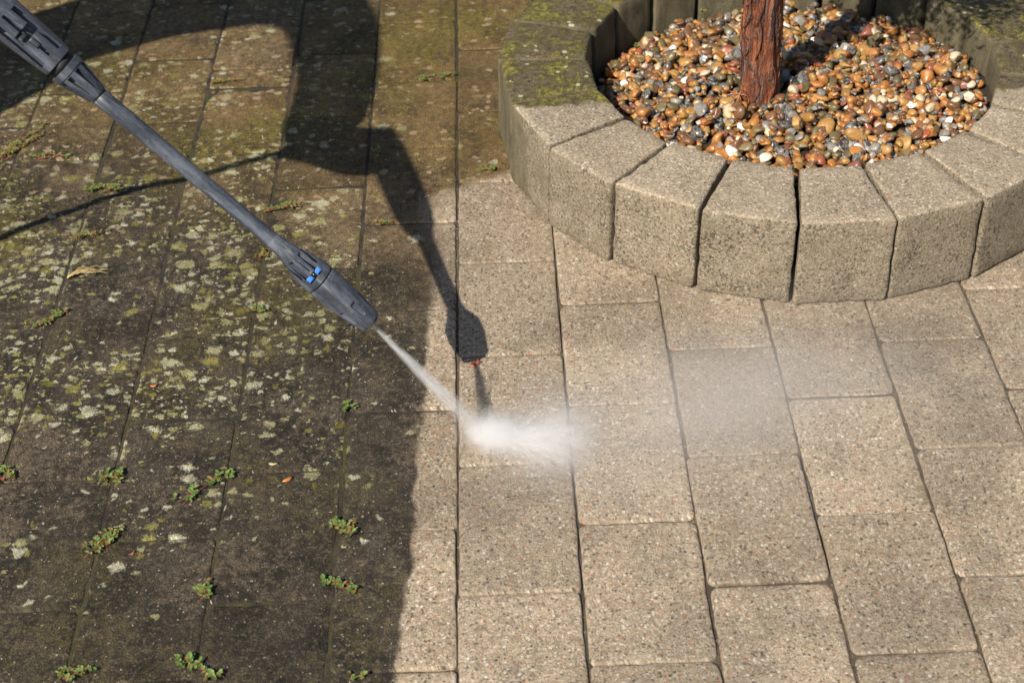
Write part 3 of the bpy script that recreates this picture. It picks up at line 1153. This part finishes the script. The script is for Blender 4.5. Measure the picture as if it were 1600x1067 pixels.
# high pressure hose
g2 = LM @ (S0+gd*.186)
pts = [LM @ (S0+gd*.165), g2, Vector((-.915, .225, .66)), Vector((-.965, .247, .60)), Vector((-1.02, .245, .52)), Vector((-1.076, .23, .44)), Vector((-1.15, .16, .30)), Vector((-1.22, .05, .14)),
       Vector((-1.30, -.08, .035)), Vector((-1.42, -.25, .0085)), Vector((-1.62, -.42, .0085)), Vector((-1.9, -.45, .0085)), Vector((-2.3, -.30, .0085)), Vector((-3.0, .25, .0085)), Vector((-4.2, 1.0, .0085)), Vector((-6.0, 1.6, .0085))]
def smooth_path(p, n=8):
    out = []
    for i in range(len(p)-1):
        a, b, c, d = p[max(i-1, 0)], p[i], p[i+1], p[min(i+2, len(p)-1)]
        for k in range(n):
            t = k/n
            out.append(.5*((2*b)+(c-a)*t+(2*a-5*b+4*c-d)*t*t+(3*b-a-3*c+d)*t**3))
    out.append(p[-1])
    return out
v, f = tube(smooth_path(pts), .0078, 12)
link('water_hose', pymesh('water_hose', v, f), mat=BLACK, label='thin black high pressure hose hanging from the washer gun', cat='hose')

# ------------------------------------------------------------------ the person holding the gun, left of the frame
def skin_mesh(name, nodes, edges, root=0, sub=2):
    """nodes: [(co, rx, ry)]"""
    me = bpy.data.meshes.new(name)
    me.from_pydata([tuple(n[0]) for n in nodes], edges, [])
    o = link(name, me)
    sm = o.modifiers.new('s', 'SKIN')
    sm.use_smooth_shade = True
    sm.branch_smoothing = .5
    for i, n in enumerate(nodes):
        sv_ = me.skin_vertices[0].data[i]
        sv_.radius = (n[1], n[2] if len(n) > 2 else n[1])
        sv_.use_root = (i == root)
    s2 = o.modifiers.new('d', 'SUBSURF')
    s2.levels = sub
    s2.render_levels = sub
    bpy.context.view_layer.update()
    res = evaluated_mesh(o, name)
    bpy.data.objects.remove(o)
    bpy.data.meshes.remove(me)
    res.polygons.foreach_set('use_smooth', [True]*len(res.polygons))
    return res

def cloth(name, c, sc=220):
    m = Mat(name)
    P = m.obj()
    n = m.noise(P, 9, 4, .6)
    f = m.noise(P, sc, 2, .7)
    m.set('Base Color', m.mul(m.mix(n.ss(.3, .7), c, tuple(v*1.35 for v in c)), f.ss(.2, .8, .8, 1.2)))
    m.set('Roughness', .85)
    m.bump(n*2+f*.2, .006, .7)
    return m.m
SKIN = Mat('skin')
_n = SKIN.noise(SKIN.obj(), 30, 3, .6)
SKIN.set('Base Color', SKIN.mix(_n.ss(.3, .7), (.50, .29, .20), (.58, .35, .25)))
SKIN.set('Roughness', .5)
SKIN.set('Subsurface Weight', .08)
SKIN = SKIN.m

person = link('person', None, label='person in dark work jacket and blue trousers holding the washer gun', cat='person')
pelvis = Vector((-1.43, .55, .93))
person.location = (pelvis.x, pelvis.y, 0)
O = person.location
def loc(*p): return Vector(p)-O
hipR, hipL = Vector((-1.42, .46, .90)), Vector((-1.44, .64, .90))
knR, knL = Vector((-1.43, .45, .49)), Vector((-1.42, .71, .49))
anR, anL = Vector((-1.52, .43, .085)), Vector((-1.48, .75, .085))
toR, toL = Vector((-1.34, .39, .035)), Vector((-1.28, .74, .035))
waist = Vector((-1.38, .53, 1.08))
chest = Vector((-1.27, .47, 1.28))
neck = Vector((-1.20, .45, 1.45))
shR, shL = Vector((-1.19, .31, 1.37)), Vector((-1.27, .64, 1.39))
elR = Vector((-.985, .20, 1.12))
elL = Vector((-1.33, .78, 1.13))
grip_w = LM @ (S0+gd*.055)
wrR = LM @ Vector((.925, 0, 0)) + Vector((0, 0, 0))
wrR = LM @ (Vector((.975, 0, 0))+dl*.085)
wrL = Vector((-1.20, .74, .93))
hdC = Vector((-1.145, .43, 1.575))
# one continuous body surface
nodes = [(pelvis-O, .085, .075), (waist-O, .080, .070), (chest-O, .100, .080), (neck-O, .052, .052), (hdC-O, .078, .092), (hdC+Vector((.012, -.004, .085))-O, .062, .07),
         (hipR-O, .070), (knR-O, .058), (anR-O, .040), (toR-O, .032),
         (hipL-O, .070), (knL-O, .058), (anL-O, .040), (toL-O, .032),
         (shR-O, .045), (elR-O, .040), (wrR-O, .027),
         (shL-O, .045), (elL-O, .040), (wrL-O, .027)]
edges = [(0, 1), (1, 2), (2, 3), (3, 4), (4, 5), (0, 6), (6, 7), (7, 8), (8, 9), (0, 10), (10, 11), (11, 12), (12, 13), (2, 14), (14, 15), (15, 16), (2, 17), (17, 18), (18, 19)]
body_o = link('body', skin_mesh('body', nodes, edges), person, SKIN)
# hands: palm and five fingers curled round what they hold
def hand(name, wrist, palm, fwd_, curl_axis, spread, grip_c=None):
    """fingers leave the palm along fwd_ and curl about curl_axis"""
    ns, ed = [], []
    fwd_ = fwd_.normalized(); ca = curl_axis.normalized()
    sp = spread.normalized()
    ns += [(wrist-O, .032), (palm-fwd_*.03-O, .036, .028), (palm-O, .036, .024)]
    ed += [(0, 1), (1, 2)]
    lens = [.072, .080, .075, .060]
    for i, ln in enumerate(lens):
        off = sp*((1.5-i)*.0195)
        base = palm+off+fwd_*.012
        q = Matrix.Rotation(R(48), 3, ca)
        d = fwd_.copy()
        ids = [len(ns)]
        ns.append((base-O, .0125)); ed.append((2, ids[0]))
        p = base
        for fr in (.42, .32, .26):
            d = q @ d
            p = p+d*ln*fr*1.05
            ns.append((p-O, .0120 if fr > .3 else .0105))
            ed.append((len(ns)-2, len(ns)-1))
    b = palm-fwd_*.035+sp*.030
    d = (fwd_*.6+sp*.9).normalized()
    ns.append((b-O, .011)); ed.append((1, len(ns)-1))
    p = b
    q = Matrix.Rotation(R(35), 3, ca)
    for ln in (.03, .026, .02):
        p = p+d*ln
        ns.append((p-O, .0095)); ed.append((len(ns)-2, len(ns)-1))
        d = q @ d
    return link(name, skin_mesh(name, ns, ed, 0, 1), body_o, GLOVE)
GLOVE = cloth('work_glove', (.04, .04, .042))
side_w = yl.cross(Vector((0, 0, 1)))
gdw = (LM.to_3x3() @ gd).normalized()
pw = LM @ (Vector((.915, 0, 0))+dl*.080)
sidev = ax.cross(gdw).normalized()
hand('glove', wrR, pw + sidev*.018, (-ax + sidev*.35), -gdw, -gdw)
hand('glove', wrL+Vector((-.01, .01, .02)), wrL+Vector((.012, -.01, -.060)), Vector((.15, -.1, -1)), Vector((-.6, -.8, 0)), Vector((.8, -.6, 0)))
# face and hair on the head
fdir = Vector((.88, -.30, -.36)).normalized()
fr_ = fdir.cross(Vector((0, 0, 1))).normalized()
fu = fr_.cross(fdir)
def blob(c, sx, sy, sz, X_, Y_, Z_, n=2):
    bm = bmesh.new()
    bmesh.ops.create_icosphere(bm, subdivisions=n, radius=1)
    for v in bm.verts:
        p = v.co
        v.co = c + X_*p.x*sx + Y_*p.y*sy + Z_*p.z*sz
    return bm
hc = hdC-O+Vector((.004, 0, .02))
head = link('head', bmmesh('head', blob(hc, .098, .074, .118, fdir, fr_, fu, 4)), body_o, SKIN)
nose = bmmesh('nose', blob(hc+fdir*.098-fu*.012, .020, .013, .026, fdir, fr_, fu))
link('nose', nose, body_o, SKIN)
EYE = plain('eye_white', (.7, .68, .64), .2)
LIP = plain('lips', (.42, .17, .14), .5)
HAIR = cloth('dark_hair', (.025, .017, .012), 400)
for s in (-1, 1):
    link('eye', bmmesh('eye', blob(hc+fdir*.086+fr_*s*.031+fu*.012, .011, .015, .009, fdir, fr_, fu)), body_o, EYE)
    link('iris', bmmesh('iris', blob(hc+fdir*.0945+fr_*s*.031+fu*.010, .004, .0055, .0055, fdir, fr_, fu)), body_o, BLACK)
    link('ear', bmmesh('ear', blob(hc+fr_*s*.074-fdir*.004, .018, .010, .032, fdir, fr_, fu)), body_o, SKIN)
link('mouth', bmmesh('mouth', blob(hc+fdir*.085-fu*.055, .010, .024, .007, fdir, fr_, fu)), body_o, LIP)
bm = blob(hc+fu*.020-fdir*.014, .100, .082, .116, fdir, fr_, fu, 4)
bmesh.ops.delete(bm, geom=[v for v in bm.verts if (v.co-hc).dot(fu) < -.03-.3*((v.co-hc).dot(fdir)) *-1 + .02 and (v.co-hc).dot(fdir) > -.02 or (v.co-hc).dot(fu) < -.05], context='VERTS')
link('hair', bmmesh('hair', bm), body_o, HAIR)
JK, TR, BT = cloth('work_jacket', (.030, .034, .042)), cloth('denim', (.045, .065, .12)), cloth('boot_leather', (.05, .032, .02))
jn = [(pelvis+Vector((0, 0, -.07))-O, .150, .125), (waist-O, .138, .115), (chest-O, .165, .128), (neck-Vector((0, 0, .02))-O, .075, .075),
      (shR-O, .085), (elR-O, .072), (wrR+ax*.0-O, .070), (shL-O, .085), (elL-O, .062), (wrL+Vector((-.01, .01, .04))-O, .046)]
link('jacket', skin_mesh('jacket', jn, [(0, 1), (1, 2), (2, 3), (2, 4), (4, 5), (5, 6), (2, 7), (7, 8), (8, 9)]), body_o, JK)
tn = [(pelvis-O, .130, .110), (hipR-O, .098), (knR-O, .076), (anR+Vector((0, 0, -.005))-O, .066), (hipL-O, .098), (knL-O, .076), (anL+Vector((0, 0, -.005))-O, .066), (waist-Vector((0, 0, .03))-O, .118, .098)]
link('trousers', skin_mesh('trousers', tn, [(0, 1), (1, 2), (2, 3), (0, 4), (4, 5), (5, 6), (0, 7)]), body_o, TR)
for an, to in ((anR, toR), (anL, toL)):
    b = link('boot', None)
    bpy.data.objects.remove(b)
    me = skin_mesh('boot', [(an+Vector((-.004, 0, .14))-O, .058), (an+Vector((-.012, 0, -.02))-O, .054, .050), ((an+to)/2+Vector((0, 0, -.008))-O, .050, .042), (to-O, .044, .030)], [(0, 1), (1, 2), (2, 3)])
    zmin = min(v.co.z for v in me.vertices)
    for v in me.vertices: v.co.z = max(v.co.z, .0015) if zmin < 0 else v.co.z-zmin+.0015
    link('boot', me, body_o, BT)

# ------------------------------------------------------------------ water: jet, splash, drifting mist
IMP = Vector((.048, .043, 0))
NOZ = T - ax*(-.003)
def mat_vol(name, dens_fn, col=(.985, .985, .992), aniso=.10):
    m = bpy.data.materials.new(name)
    m.use_nodes = True
    nt = m.node_tree
    for n in list(nt.nodes):
        if n.type == 'BSDF_PRINCIPLED': nt.nodes.remove(n)
    out = [n for n in nt.nodes if n.type == 'OUTPUT_MATERIAL'][0]
    pv = nt.nodes.new('ShaderNodeVolumePrincipled')
    pv.inputs['Color'].default_value = col+(1,)
    pv.inputs['Anisotropy'].default_value = aniso
    nt.links.new(pv.outputs[0], out.inputs['Volume'])
    h = Mat.__new__(Mat)
    h.m, h.nt, h.b, h.geo = m, nt, None, None
    d = dens_fn(h)
    nt.links.new(d.s, pv.inputs['Density'])
    return m
jd = IMP-NOZ
JL = jd.length
jx = jd.normalized()
jy = Vector((0, 0, 1)).cross(jx).normalized()
jz = jx.cross(jy)
JM = Matrix((jx, jy, jz)).transposed().to_4x4()
JM.translation = NOZ
def jet_density(m):
    x, y, z = m.sep(m.obj())
    t = (x*(1/JL))
    wid = t*.0225+.0030
    q = ((y*y)+(z*z)*1.6).pow(.5)/wid
    n = m.noise(m.scale(m.obj(), (10, 90, 90)), 2.2, 4, .65)
    n2 = m.noise(m.scale(m.obj(), (40, 90, 90)), 9, 3, .8)
    return q.ss(1.0, .05)*n.ss(.30, .68)*n2.ss(.3, .7, .35, 1.65)*t.ss(0, 1.0, 360, 34)
V, Fc = lathe([(0, .0034), (JL*.25, .0094), (JL*.6, .0172), (JL*.97, .0252)], 20)
jet = link('water_jet', pymesh('water_jet', V, Fc), mat=mat_vol('jet_water', jet_density),
           label='thin white cone of water shooting from the nozzle to the ground', cat='water jet')
jet.matrix_world = JM

def ell(name, c, rx, ry, rz, rot, mat, **kw):
    bm = bmesh.new()
    bmesh.ops.create_icosphere(bm, subdivisions=4, radius=1)
    for v in bm.verts: v.co = Vector((v.co.x*rx, v.co.y*ry, v.co.z*rz))
    me = bmmesh(name, bm)
    o = link(name, me, mat=mat, **kw)
    o.location = c
    o.rotation_euler = (0, 0, rot)
    return o
def splash_density(m):
    P = m.obj()
    x, y, z = m.sep(P)
    r = ((x*x)+(y*y)).pow(.5)
    th = y.atan2(x)
    rz = ((x*x)+(y*y)*1.3+(z*z)*1.6).pow(.5)
    rag = m.noise(P, 60, 4, .7)
    cv = m.node('ShaderNodeCombineXYZ')
    for k_, q in enumerate((th*5.0, r*9.0, z*34.0)): m.nt.links.new(q.s, cv.inputs[k_])
    streak = m.noise(X(m.nt, cv.outputs[0]), 2.4, 4, .7)
    core = ((rz + (rag-.5)*.050)*(1/.028)).pow(2.0)*-1.0
    core = core.exp()*(rag*.5+streak*.5).ss(.30, .66, .15, 1.5)
    ang = (((th+.20)*(1/.42)).pow(2.0)*-1.0).exp()
    ang2 = (((th+.10)*(1/1.1)).pow(2.0)*-1.0).exp()
    thick = (z/(r*.16+.012)).pow(2.0)*-1.0
    thick = thick.exp()
    fan = (r*(1/.165)).ss(1.0, .12)*ang*thick*streak.ss(.34, .74)
    veil = (r*(1/.19)).ss(1.0, .0)*ang2*thick*rag.ss(.2, .8, .4, 1.2)
    lim = (z*(1/.062)).ss(1.0, .5)
    return lim*(core*400 + fan*360 + veil*46)
bm = bmesh.new()
bmesh.ops.create_icosphere(bm, subdivisions=4, radius=1)
for v in bm.verts: v.co = Vector((v.co.x*.170+.090, v.co.y*.130-.012, v.co.z*.040+.0415))
splash = link('water_splash', bmmesh('water_splash', bm), mat=mat_vol('splash_water', splash_density),
    label='bright white burst of spray where the jet hits the clean pavers', cat='water spray')
splash.location = IMP
# fine threads of water flung from the hit
V, Fc = [], []
rs_ = random.Random(31)
for _ in range(800):
    a = rs_.gauss(-.20, .42) if rs_.random() < .75 else rs_.uniform(-2.2, 2.0)
    d0 = abs(rs_.gauss(0, .060 if abs(a+.2) < .9 else .018))
    ln = rs_.uniform(.004, .016)
    el = rs_.uniform(.02, .35)*(1-d0*3)
    p0 = Vector((d0*math.cos(a), d0*math.sin(a), .003+d0*max(0, el)+abs(rs_.gauss(0, .004))))
    dr = Vector((math.cos(a), math.sin(a), el*.6-d0*1.5)).normalized()
    sd_ = dr.cross(Vector((0, 0, 1))).normalized()
    up_ = sd_.cross(dr)
    wd = rs_.uniform(.00010, .00024)
    n = len(V)
    c = p0+dr*ln*.6
    V += [p0, c+sd_*wd, c-sd_*wd*.5+up_*wd*.87, c-sd_*wd*.5-up_*wd*.87, p0+dr*ln]
    Fc += [(n, n+1, n+2), (n, n+2, n+3), (n, n+3, n+1), (n+4, n+2, n+1), (n+4, n+3, n+2), (n+4, n+1, n+3)]
FOAM = plain('foam', (.93, .94, .96), .3)
thr = link('water_threads', pymesh('water_threads', V, Fc), splash, FOAM, kind='stuff')
def mist_density(m):
    P = m.obj()
    x, y, z = m.sep(P)
    r = ((x*x)*(1/.54**2)+(y*y)*(1/.32**2)+(z*z)*(1/.0455**2)).pow(.5)
    n = m.noise(m.scale(P, (2.4, 3.2, 7), (.3, .6, 0)), 1.5, 3, .5)
    near = (((x+.17)*(x+.17)*(1/.42**2))+((y+.0)*(y+.0)*(1/.20**2))).pow(.5).ss(1.0, .0)
    return r.ss(1.0, .15)*(n.ss(.22, .80)*3.6 + near*n.ss(.15, .75, .45, 1.0)*6.5 + .9)
mist = ell('mist', (.45, .075, .050), .56, .33, .047, R(20), mat_vol('mist_water', mist_density),
           kind='stuff', label='thin drifting mist of spray over the clean pavers')
# droplets thrown off by the jet
V, Fc = [], []
rd = random.Random(11)
bm = bmesh.new(); bmesh.ops.create_icosphere(bm, subdivisions=1, radius=1)
iv = [v.co.copy() for v in bm.verts]; jf = [tuple(v.index for v in f.verts) for f in bm.faces]; bm.free()
for _ in range(260):
    a = rd.gauss(-.12, .8)
    d = abs(rd.gauss(0, .10))+.008
    p = IMP+Vector((d*math.cos(a), d*math.sin(a)*.7, abs(rd.gauss(0, .022))+.002))
    s = rd.uniform(.0002, .00045)
    st = Vector((math.cos(a), math.sin(a)*.7, .35)).normalized()
    n = len(V)
    for q in iv:
        w = q*s
        V.append(p+w+st*(q.dot(st))*s*rd.uniform(1.5, 4))
    Fc += [tuple(i+n for i in f) for f in jf]
WATER = plain('droplet', (.88, .90, .92), .15)
link('droplets', pymesh('droplets', V, Fc), mat=WATER, kind='stuff', label='tiny drops of water flying from the burst of spray')

# ------------------------------------------------------------------ weeds and litter on the paving
def mat_leaf(name, c0, c1):
    m = Mat(name)
    r = m.island()
    m.set('Base Color', m.mix(r.ss(0, 1), c0, c1))
    m.set('Roughness', .45)
    m.set('Specular IOR Level', .4)
    return m.m
LEAF_A = mat_leaf('weed_leaf', (.075, .140, .028), (.175, .25, .070))
LEAF_B = mat_leaf('weed_leaf_olive', (.11, .14, .022), (.21, .22, .05))
LEAF_R = mat_leaf('weed_leaf_red', (.16, .13, .03), (.30, .115, .05))
STEM_R = plain('red_stem', (.30, .055, .035), .5)
STRAW = plain('dry_straw', (.42, .31, .13), .7)
DEAD = plain('dead_leaf', (.46, .17, .045), .6)
def weed(x, y, rx, ry, nst, nleaf, seed, label, leaf=LEAF_A, ls=.0032, rot=0.0, name='weed', redmix=.2):
    rr = random.Random(seed)
    root = link(name, None, label=label, cat='weed', group='weeds growing in the paving joints')
    root.location = (x, y, .0)
    SV, LV, LF, MIX = [], [], [], []
    for k in range(nst):
        a = 2*math.pi*(k+rr.random()*.7)/nst
        ex, ey = rx*math.cos(a)*rr.uniform(.6, 1.05), ry*math.sin(a)*rr.uniform(.6, 1.05)
        ex, ey = ex*math.cos(rot)-ey*math.sin(rot), ex*math.sin(rot)+ey*math.cos(rot)
        sx, sy = rx*rr.uniform(-.7, .7), ry*rr.uniform(-.5, .5)
        sx, sy = sx*math.cos(rot)-sy*math.sin(rot), sx*math.sin(rot)+sy*math.cos(rot)
        fr = rr.choice((.25, .4, .6, .9))
        ex, ey = sx+(ex-sx)*fr, sy+(ey-sy)*fr
        path = []
        n = 7
        wx, wy = rr.gauss(0, .0025), rr.gauss(0, .0025)
        for j in range(n+1):
            t = j/n
            path.append(Vector((sx+(ex-sx)*t+wx*math.sin(t*4), sy+(ey-sy)*t+wy*math.sin(t*4), .0012+.0050*math.sin(t*2.6)*rr.uniform(.6, 1.2))))
        SV.append(tube(path, [.00065*(1-.5*j/n) for j in range(n+1)], 5))
        for q in range(nleaf):
            t = .12+.9*(q+.5)/nleaf
            j = min(n, int(t*n))
            p = path[j]
            d = Vector((ex-sx, ey-sy, 1e-6)).normalized()
            for sgn in (-1, 1):
                if rr.random() < .25: continue
                la = sgn*rr.uniform(.7, 1.5)
                dd = Vector((d.x*math.cos(la)-d.y*math.sin(la), d.x*math.sin(la)+d.y*math.cos(la), rr.uniform(.0, .35))).normalized()
                s = dd.cross(Vector((0, 0, 1))).normalized()
                up = s.cross(dd)
                ln = ls*rr.uniform(.7, 1.45)
                wd = ln*rr.uniform(.42, .58)
                b = len(LV)
                for (u, w_, h) in ((0, 0, 0), (.3, .85, .10), (.65, 1.0, .12), (.92, .55, .06), (1.05, 0, 0), (.92, -.55, .06), (.65, -1.0, .12), (.3, -.85, .10), (.55, 0, -.10)):
                    LV.append(p+dd*ln*2*u*.5*1.6+s*wd*w_+up*ln*h*1.2)
                LF += [(b+8, b+i, b+i+1) for i in range(7)]+[(b+8, b+7, b)]
                mi = 1 if rr.random() < redmix else 0
                MIX += [mi]*8
    link('stem', pymesh('stem', *merge(SV)), root, STEM_R)
    me = pymesh('foliage', LV, LF)
    link('foliage', me, root, [leaf, LEAF_R])
    me.polygons.foreach_set('material_index', MIX)
    return root
W_SPOTS = [
 (-.800, .880, .085, .020, 16, 9, 'large sprawling reddish green weed along the joint at the left edge', LEAF_A, .0028, R(62), .35),
 (-.735, .838, .050, .012, 7, 7, 'low green runner trailing right from the large weed at the left edge', LEAF_A, .0026, R(-4), .3),
 (-.612, .727, .046, .016, 14, 8, 'bright green mat of weed beside the hose shadow', LEAF_A, .0028, 0, .12),
 (-.620, .586, .034, .013, 8, 7, 'weed with red stems above the dry straw tuft', LEAF_A, .0026, R(15), .45),
 (-.300, .648, .040, .010, 9, 7, 'flat green weed just right of the lance tube', LEAF_A, .0027, R(18), .15),
 (-.322, .512, .014, .020, 6, 5, 'small sparse weed left of the blue nozzle clips', LEAF_B, .0024, 0, .3),
 (-.318, .363, .016, .010, 6, 4, 'round tiny weed below and left of the nozzle head', LEAF_A, .0030, 0, .05),
 (-.640, .360, .034, .014, 9, 6, 'reddish green weed in the joint below the dry straw tuft', LEAF_A, .0027, R(55), .3),
 (-.455, 1.086, .036, .008, 7, 6, 'faint strip of small weeds in the upper left, near the gun shadow', LEAF_B, .0026, R(8), .1),
 (-.045, 1.075, .046, .014, 9, 7, 'green weed between the gun shadow and the planter', LEAF_A, .0027, R(14), .15),
 (.058, .742, .014, .010, 5, 4, 'pale tiny weed at the foot of the planter', LEAF_A, .0030, R(-40), .0),
 (-.157, .128, .010, .014, 5, 4, 'small weed at the joint left of the water jet', LEAF_A, .0032, R(70), .05),
 (-.478, -.002, .012, .022, 7, 4, 'green weed left of the wide red stemmed weed', LEAF_A, .0034, R(100), .1),
 (-.350, -.030, .048, .014, 7, 5, 'wide weed with round green leaves on bright red stems', LEAF_A, .0040, R(38), .06),
 (-.632, .010, .020, .020, 6, 4, 'red stemmed weed cut by the left edge of the picture', LEAF_A, .0036, 0, .3),
 (-.474, -.127, .032, .018, 10, 5, 'dense green weed in the lower left joint crossing', LEAF_A, .0034, R(52), .1),
 (-.326, -.220, .014, .020, 7, 4, 'small weed with red stems in the joint at lower centre left', LEAF_A, .0034, R(80), .2),
 (-.154, -.116, .022, .013, 7, 4, 'light green weed beside the washed edge, upper of two', LEAF_A, .0036, R(-25), .1),
 (-.150, -.222, .028, .010, 7, 4, 'light green weed beside the washed edge, lower of two', LEAF_A, .0038, R(-12), .05),
 (-.471, -.346, .022, .012, 7, 5, 'green weed at the bottom left border of the picture', LEAF_A, .0036, R(10), .1),
 (-.318, -.342, .046, .022, 8, 5, 'spidery weed with long red runners at the bottom border', LEAF_A, .0038, R(-20), .08),
 (-.146, .817, .010, .007, 4, 4, 'lone bright green seedling at the lower edge of the gun shadow', LEAF_A, .0034, 0, 0),
 (-.123, .590, .026, .008, 6, 5, 'thin weed with reddish stem by the lance shadow', LEAF_A, .0026, R(-12), .3),
 (-.122, -.368, .012, .010, 4, 3, 'tiny weed by the moss patch at the bottom border', LEAF_A, .0034, 0, .1),
 (-.900, .915, .030, .010, 7, 6, 'green weed at the far left beneath the body shadow', LEAF_A, .0026, 0, .1),
 (-.505, .820, .018, .010, 6, 5, 'small weed at the paver corner above the bright green mat', LEAF_B, .0024, 0, .4),
]
for i, (x, y, rx, ry, ns, nl, lab, lf, ls, rt, red) in enumerate(W_SPOTS):
    weed(x, y, rx*1.3, ry*1.05, int(ns*1.35), nl, 300+i, lab, lf, ls*.98, rt, redmix=red*.6)
# two seedlings among the pebbles
for (x, y, z, lab) in ((.338, .985, .100, 'tiny green seedling in the shade of the planter wall'), (.475, 1.115, .098, 'green seedling in the pebbles behind the trunk')):
    w_ = weed(x, y, .006, .006, 3, 2, int(x*999), lab, LEAF_A, .0042, 0, redmix=0)
    w_.location.z = z
    del w_['group']
# dry tuft
V = []
rr = random.Random(77)
for k in range(13):
    a = rr.gauss(.08, .16)
    ln = rr.uniform(.03, .075)
    V.append(tube([Vector((0, rr.gauss(0, .002), .002))+Vector((ln*t*math.cos(a), ln*t*math.sin(a), .010*math.sin(t*2.6)*rr.uniform(.5, 1))) for t in (0, .25, .5, .75, 1)], [.0008, .0007, .0006, .0005, .0003], 5))
o = link('dry_grass_tuft', pymesh('dry_grass_tuft', *merge(V)), mat=STRAW, label='dry straw coloured grass tuft lying in a joint at the left', cat='grass tuft')
o.location = (-.635, .472, 0)
# fallen scraps
def scrap(x, y, s, rot, mat, label, name='dead_leaf', cat='leaf', seed=1):
    rr = random.Random(seed)
    V, Fc = [], []
    n = 9
    top, bot = [], []
    for k in range(n):
        a = 2*math.pi*k/n
        r = s*rr.uniform(.65, 1.1)*(1+.5*math.cos(a)**2)
        z = .0012+.0022*rr.random()+.0015*math.cos(a*2)
        top.append((r*math.cos(a), r*math.sin(a)*.6, max(.0008, z)+.0005))
        bot.append((r*math.cos(a), r*math.sin(a)*.6, max(.0008, z)))
    V = top+bot+[(0, 0, .0030), (0, 0, .0024)]
    for k in range(n):
        k2 = (k+1) % n
        Fc += [(2*n, k, k2), (2*n+1, n+k2, n+k), (k, n+k, n+k2, k2)]
    o = link(name, pymesh(name, V, Fc), mat=mat, label=label, cat=cat)
    o.location = (x, y, 0)
    o.rotation_euler = (0, 0, rot)
    return o
scrap(-.236, -.020, .0060, .6, DEAD, 'orange dead leaf scrap right of the wide red stemmed weed', seed=3)
scrap(-.258, .012, .0052, .1, plain('pale_scrap', (.40, .34, .17), .7), 'pale dry leaf scrap above the orange leaf scrap', seed=4)
scrap(-.452, .190, .0036, .3, DEAD, 'tiny orange leaf scrap among the lichen on the left', seed=5)
scrap(-.430, -.150, .0034, 1.1, DEAD, 'small orange scrap beside the dense green weed', seed=6)
V = []
rr = random.Random(9)
for k in range(9):
    a = rr.uniform(0, 6.28)
    ln = rr.uniform(.008, .017)
    V.append(tube([Vector((0, 0, .001)), Vector((ln*.5*math.cos(a), ln*.5*math.sin(a), .004)), Vector((ln*math.cos(a+.3), ln*math.sin(a+.3), .0015))], [.0010, .0009, .0004], 5))
o = link('red_sprig', pymesh('red_sprig', *merge(V)), mat=plain('red_sprig', (.33, .09, .045), .6), label='little red brown sprig at the tip of the nozzle shadow', cat='sprig')
o.location = (.026, .214, 0)
# fragment of cedar twig on the pebbles
V = []
for k in range(10):
    a = rr.uniform(0, 6.28)
    V.append(tube([Vector((0, 0, .004)), Vector((.009*math.cos(a), .009*math.sin(a), .006)), Vector((.019*math.cos(a), .019*math.sin(a), .004))], [.0009, .0008, .0004], 5))
o = link('dry_twig', pymesh('dry_twig', *merge(V)), mat=plain('dry_twig', (.45, .21, .10), .6), label='dry reddish twig scrap on the pebbles at the foot of the trunk', cat='twig')
o.location = (.492, .768, gravel_z(.492, .768)+.012)
# grit washed into the joints of the clean side and scattered crumbs
def grit(name, pts, mat, label, smin, smax, seed):
    rr = random.Random(seed)
    V, Fc = [], []
    for (x, y) in pts:
        s = rr.uniform(smin, smax)
        n = len(V)
        c = Vector((x, y, -.0012))
        for q in iv:
            V.append(c+Vector((q.x*s*rr.uniform(.7, 1.2), q.y*s*rr.uniform(.7, 1.2), q.z*s*.7)))
        Fc += [tuple(i+n for i in f) for f in jf]
    link(name, pymesh(name, V, Fc, False), mat=mat, kind='stuff', label=label)
pale, darkp = [], []
for c in range(0, 8):
    ph = (0.0 if c % 2 == 0 else .5)*L - .004
    for k in range(-4, 4):
        y = ph+k*L
        a, b = sorted((rr.uniform(.02, .95), rr.uniform(.02, .95)))
        for _ in range(int((b-a)*13)):
            x = c*W+W*rr.uniform(a, b)
            if math.hypot(x-PC.x, y-PC.y) > RO+.006: (pale if rr.random() < .8 else darkp).append((x, y+rr.gauss(.0012, .0016)))
for _ in range(90):
    x, y = rr.uniform(-.03, 1.1), rr.uniform(-.5, .7)
    if math.hypot(x-PC.x, y-PC.y) > RO+.006: darkp.append((x, y))
for _ in range(26):
    darkp.append((.045+rr.gauss(0, .03), .70+rr.gauss(0, .012)))
grit('pale_grit', pale, plain('pale_grit', (.55, .50, .42), .35), 'pale sand grains washed along the joints of the clean pavers', .0006, .0014, 21)
grit('dark_crumbs', darkp, plain('dark_crumb', (.028, .020, .014), .8), 'dark crumbs of dirt scattered over the clean pavers', .0008, .0021, 22)
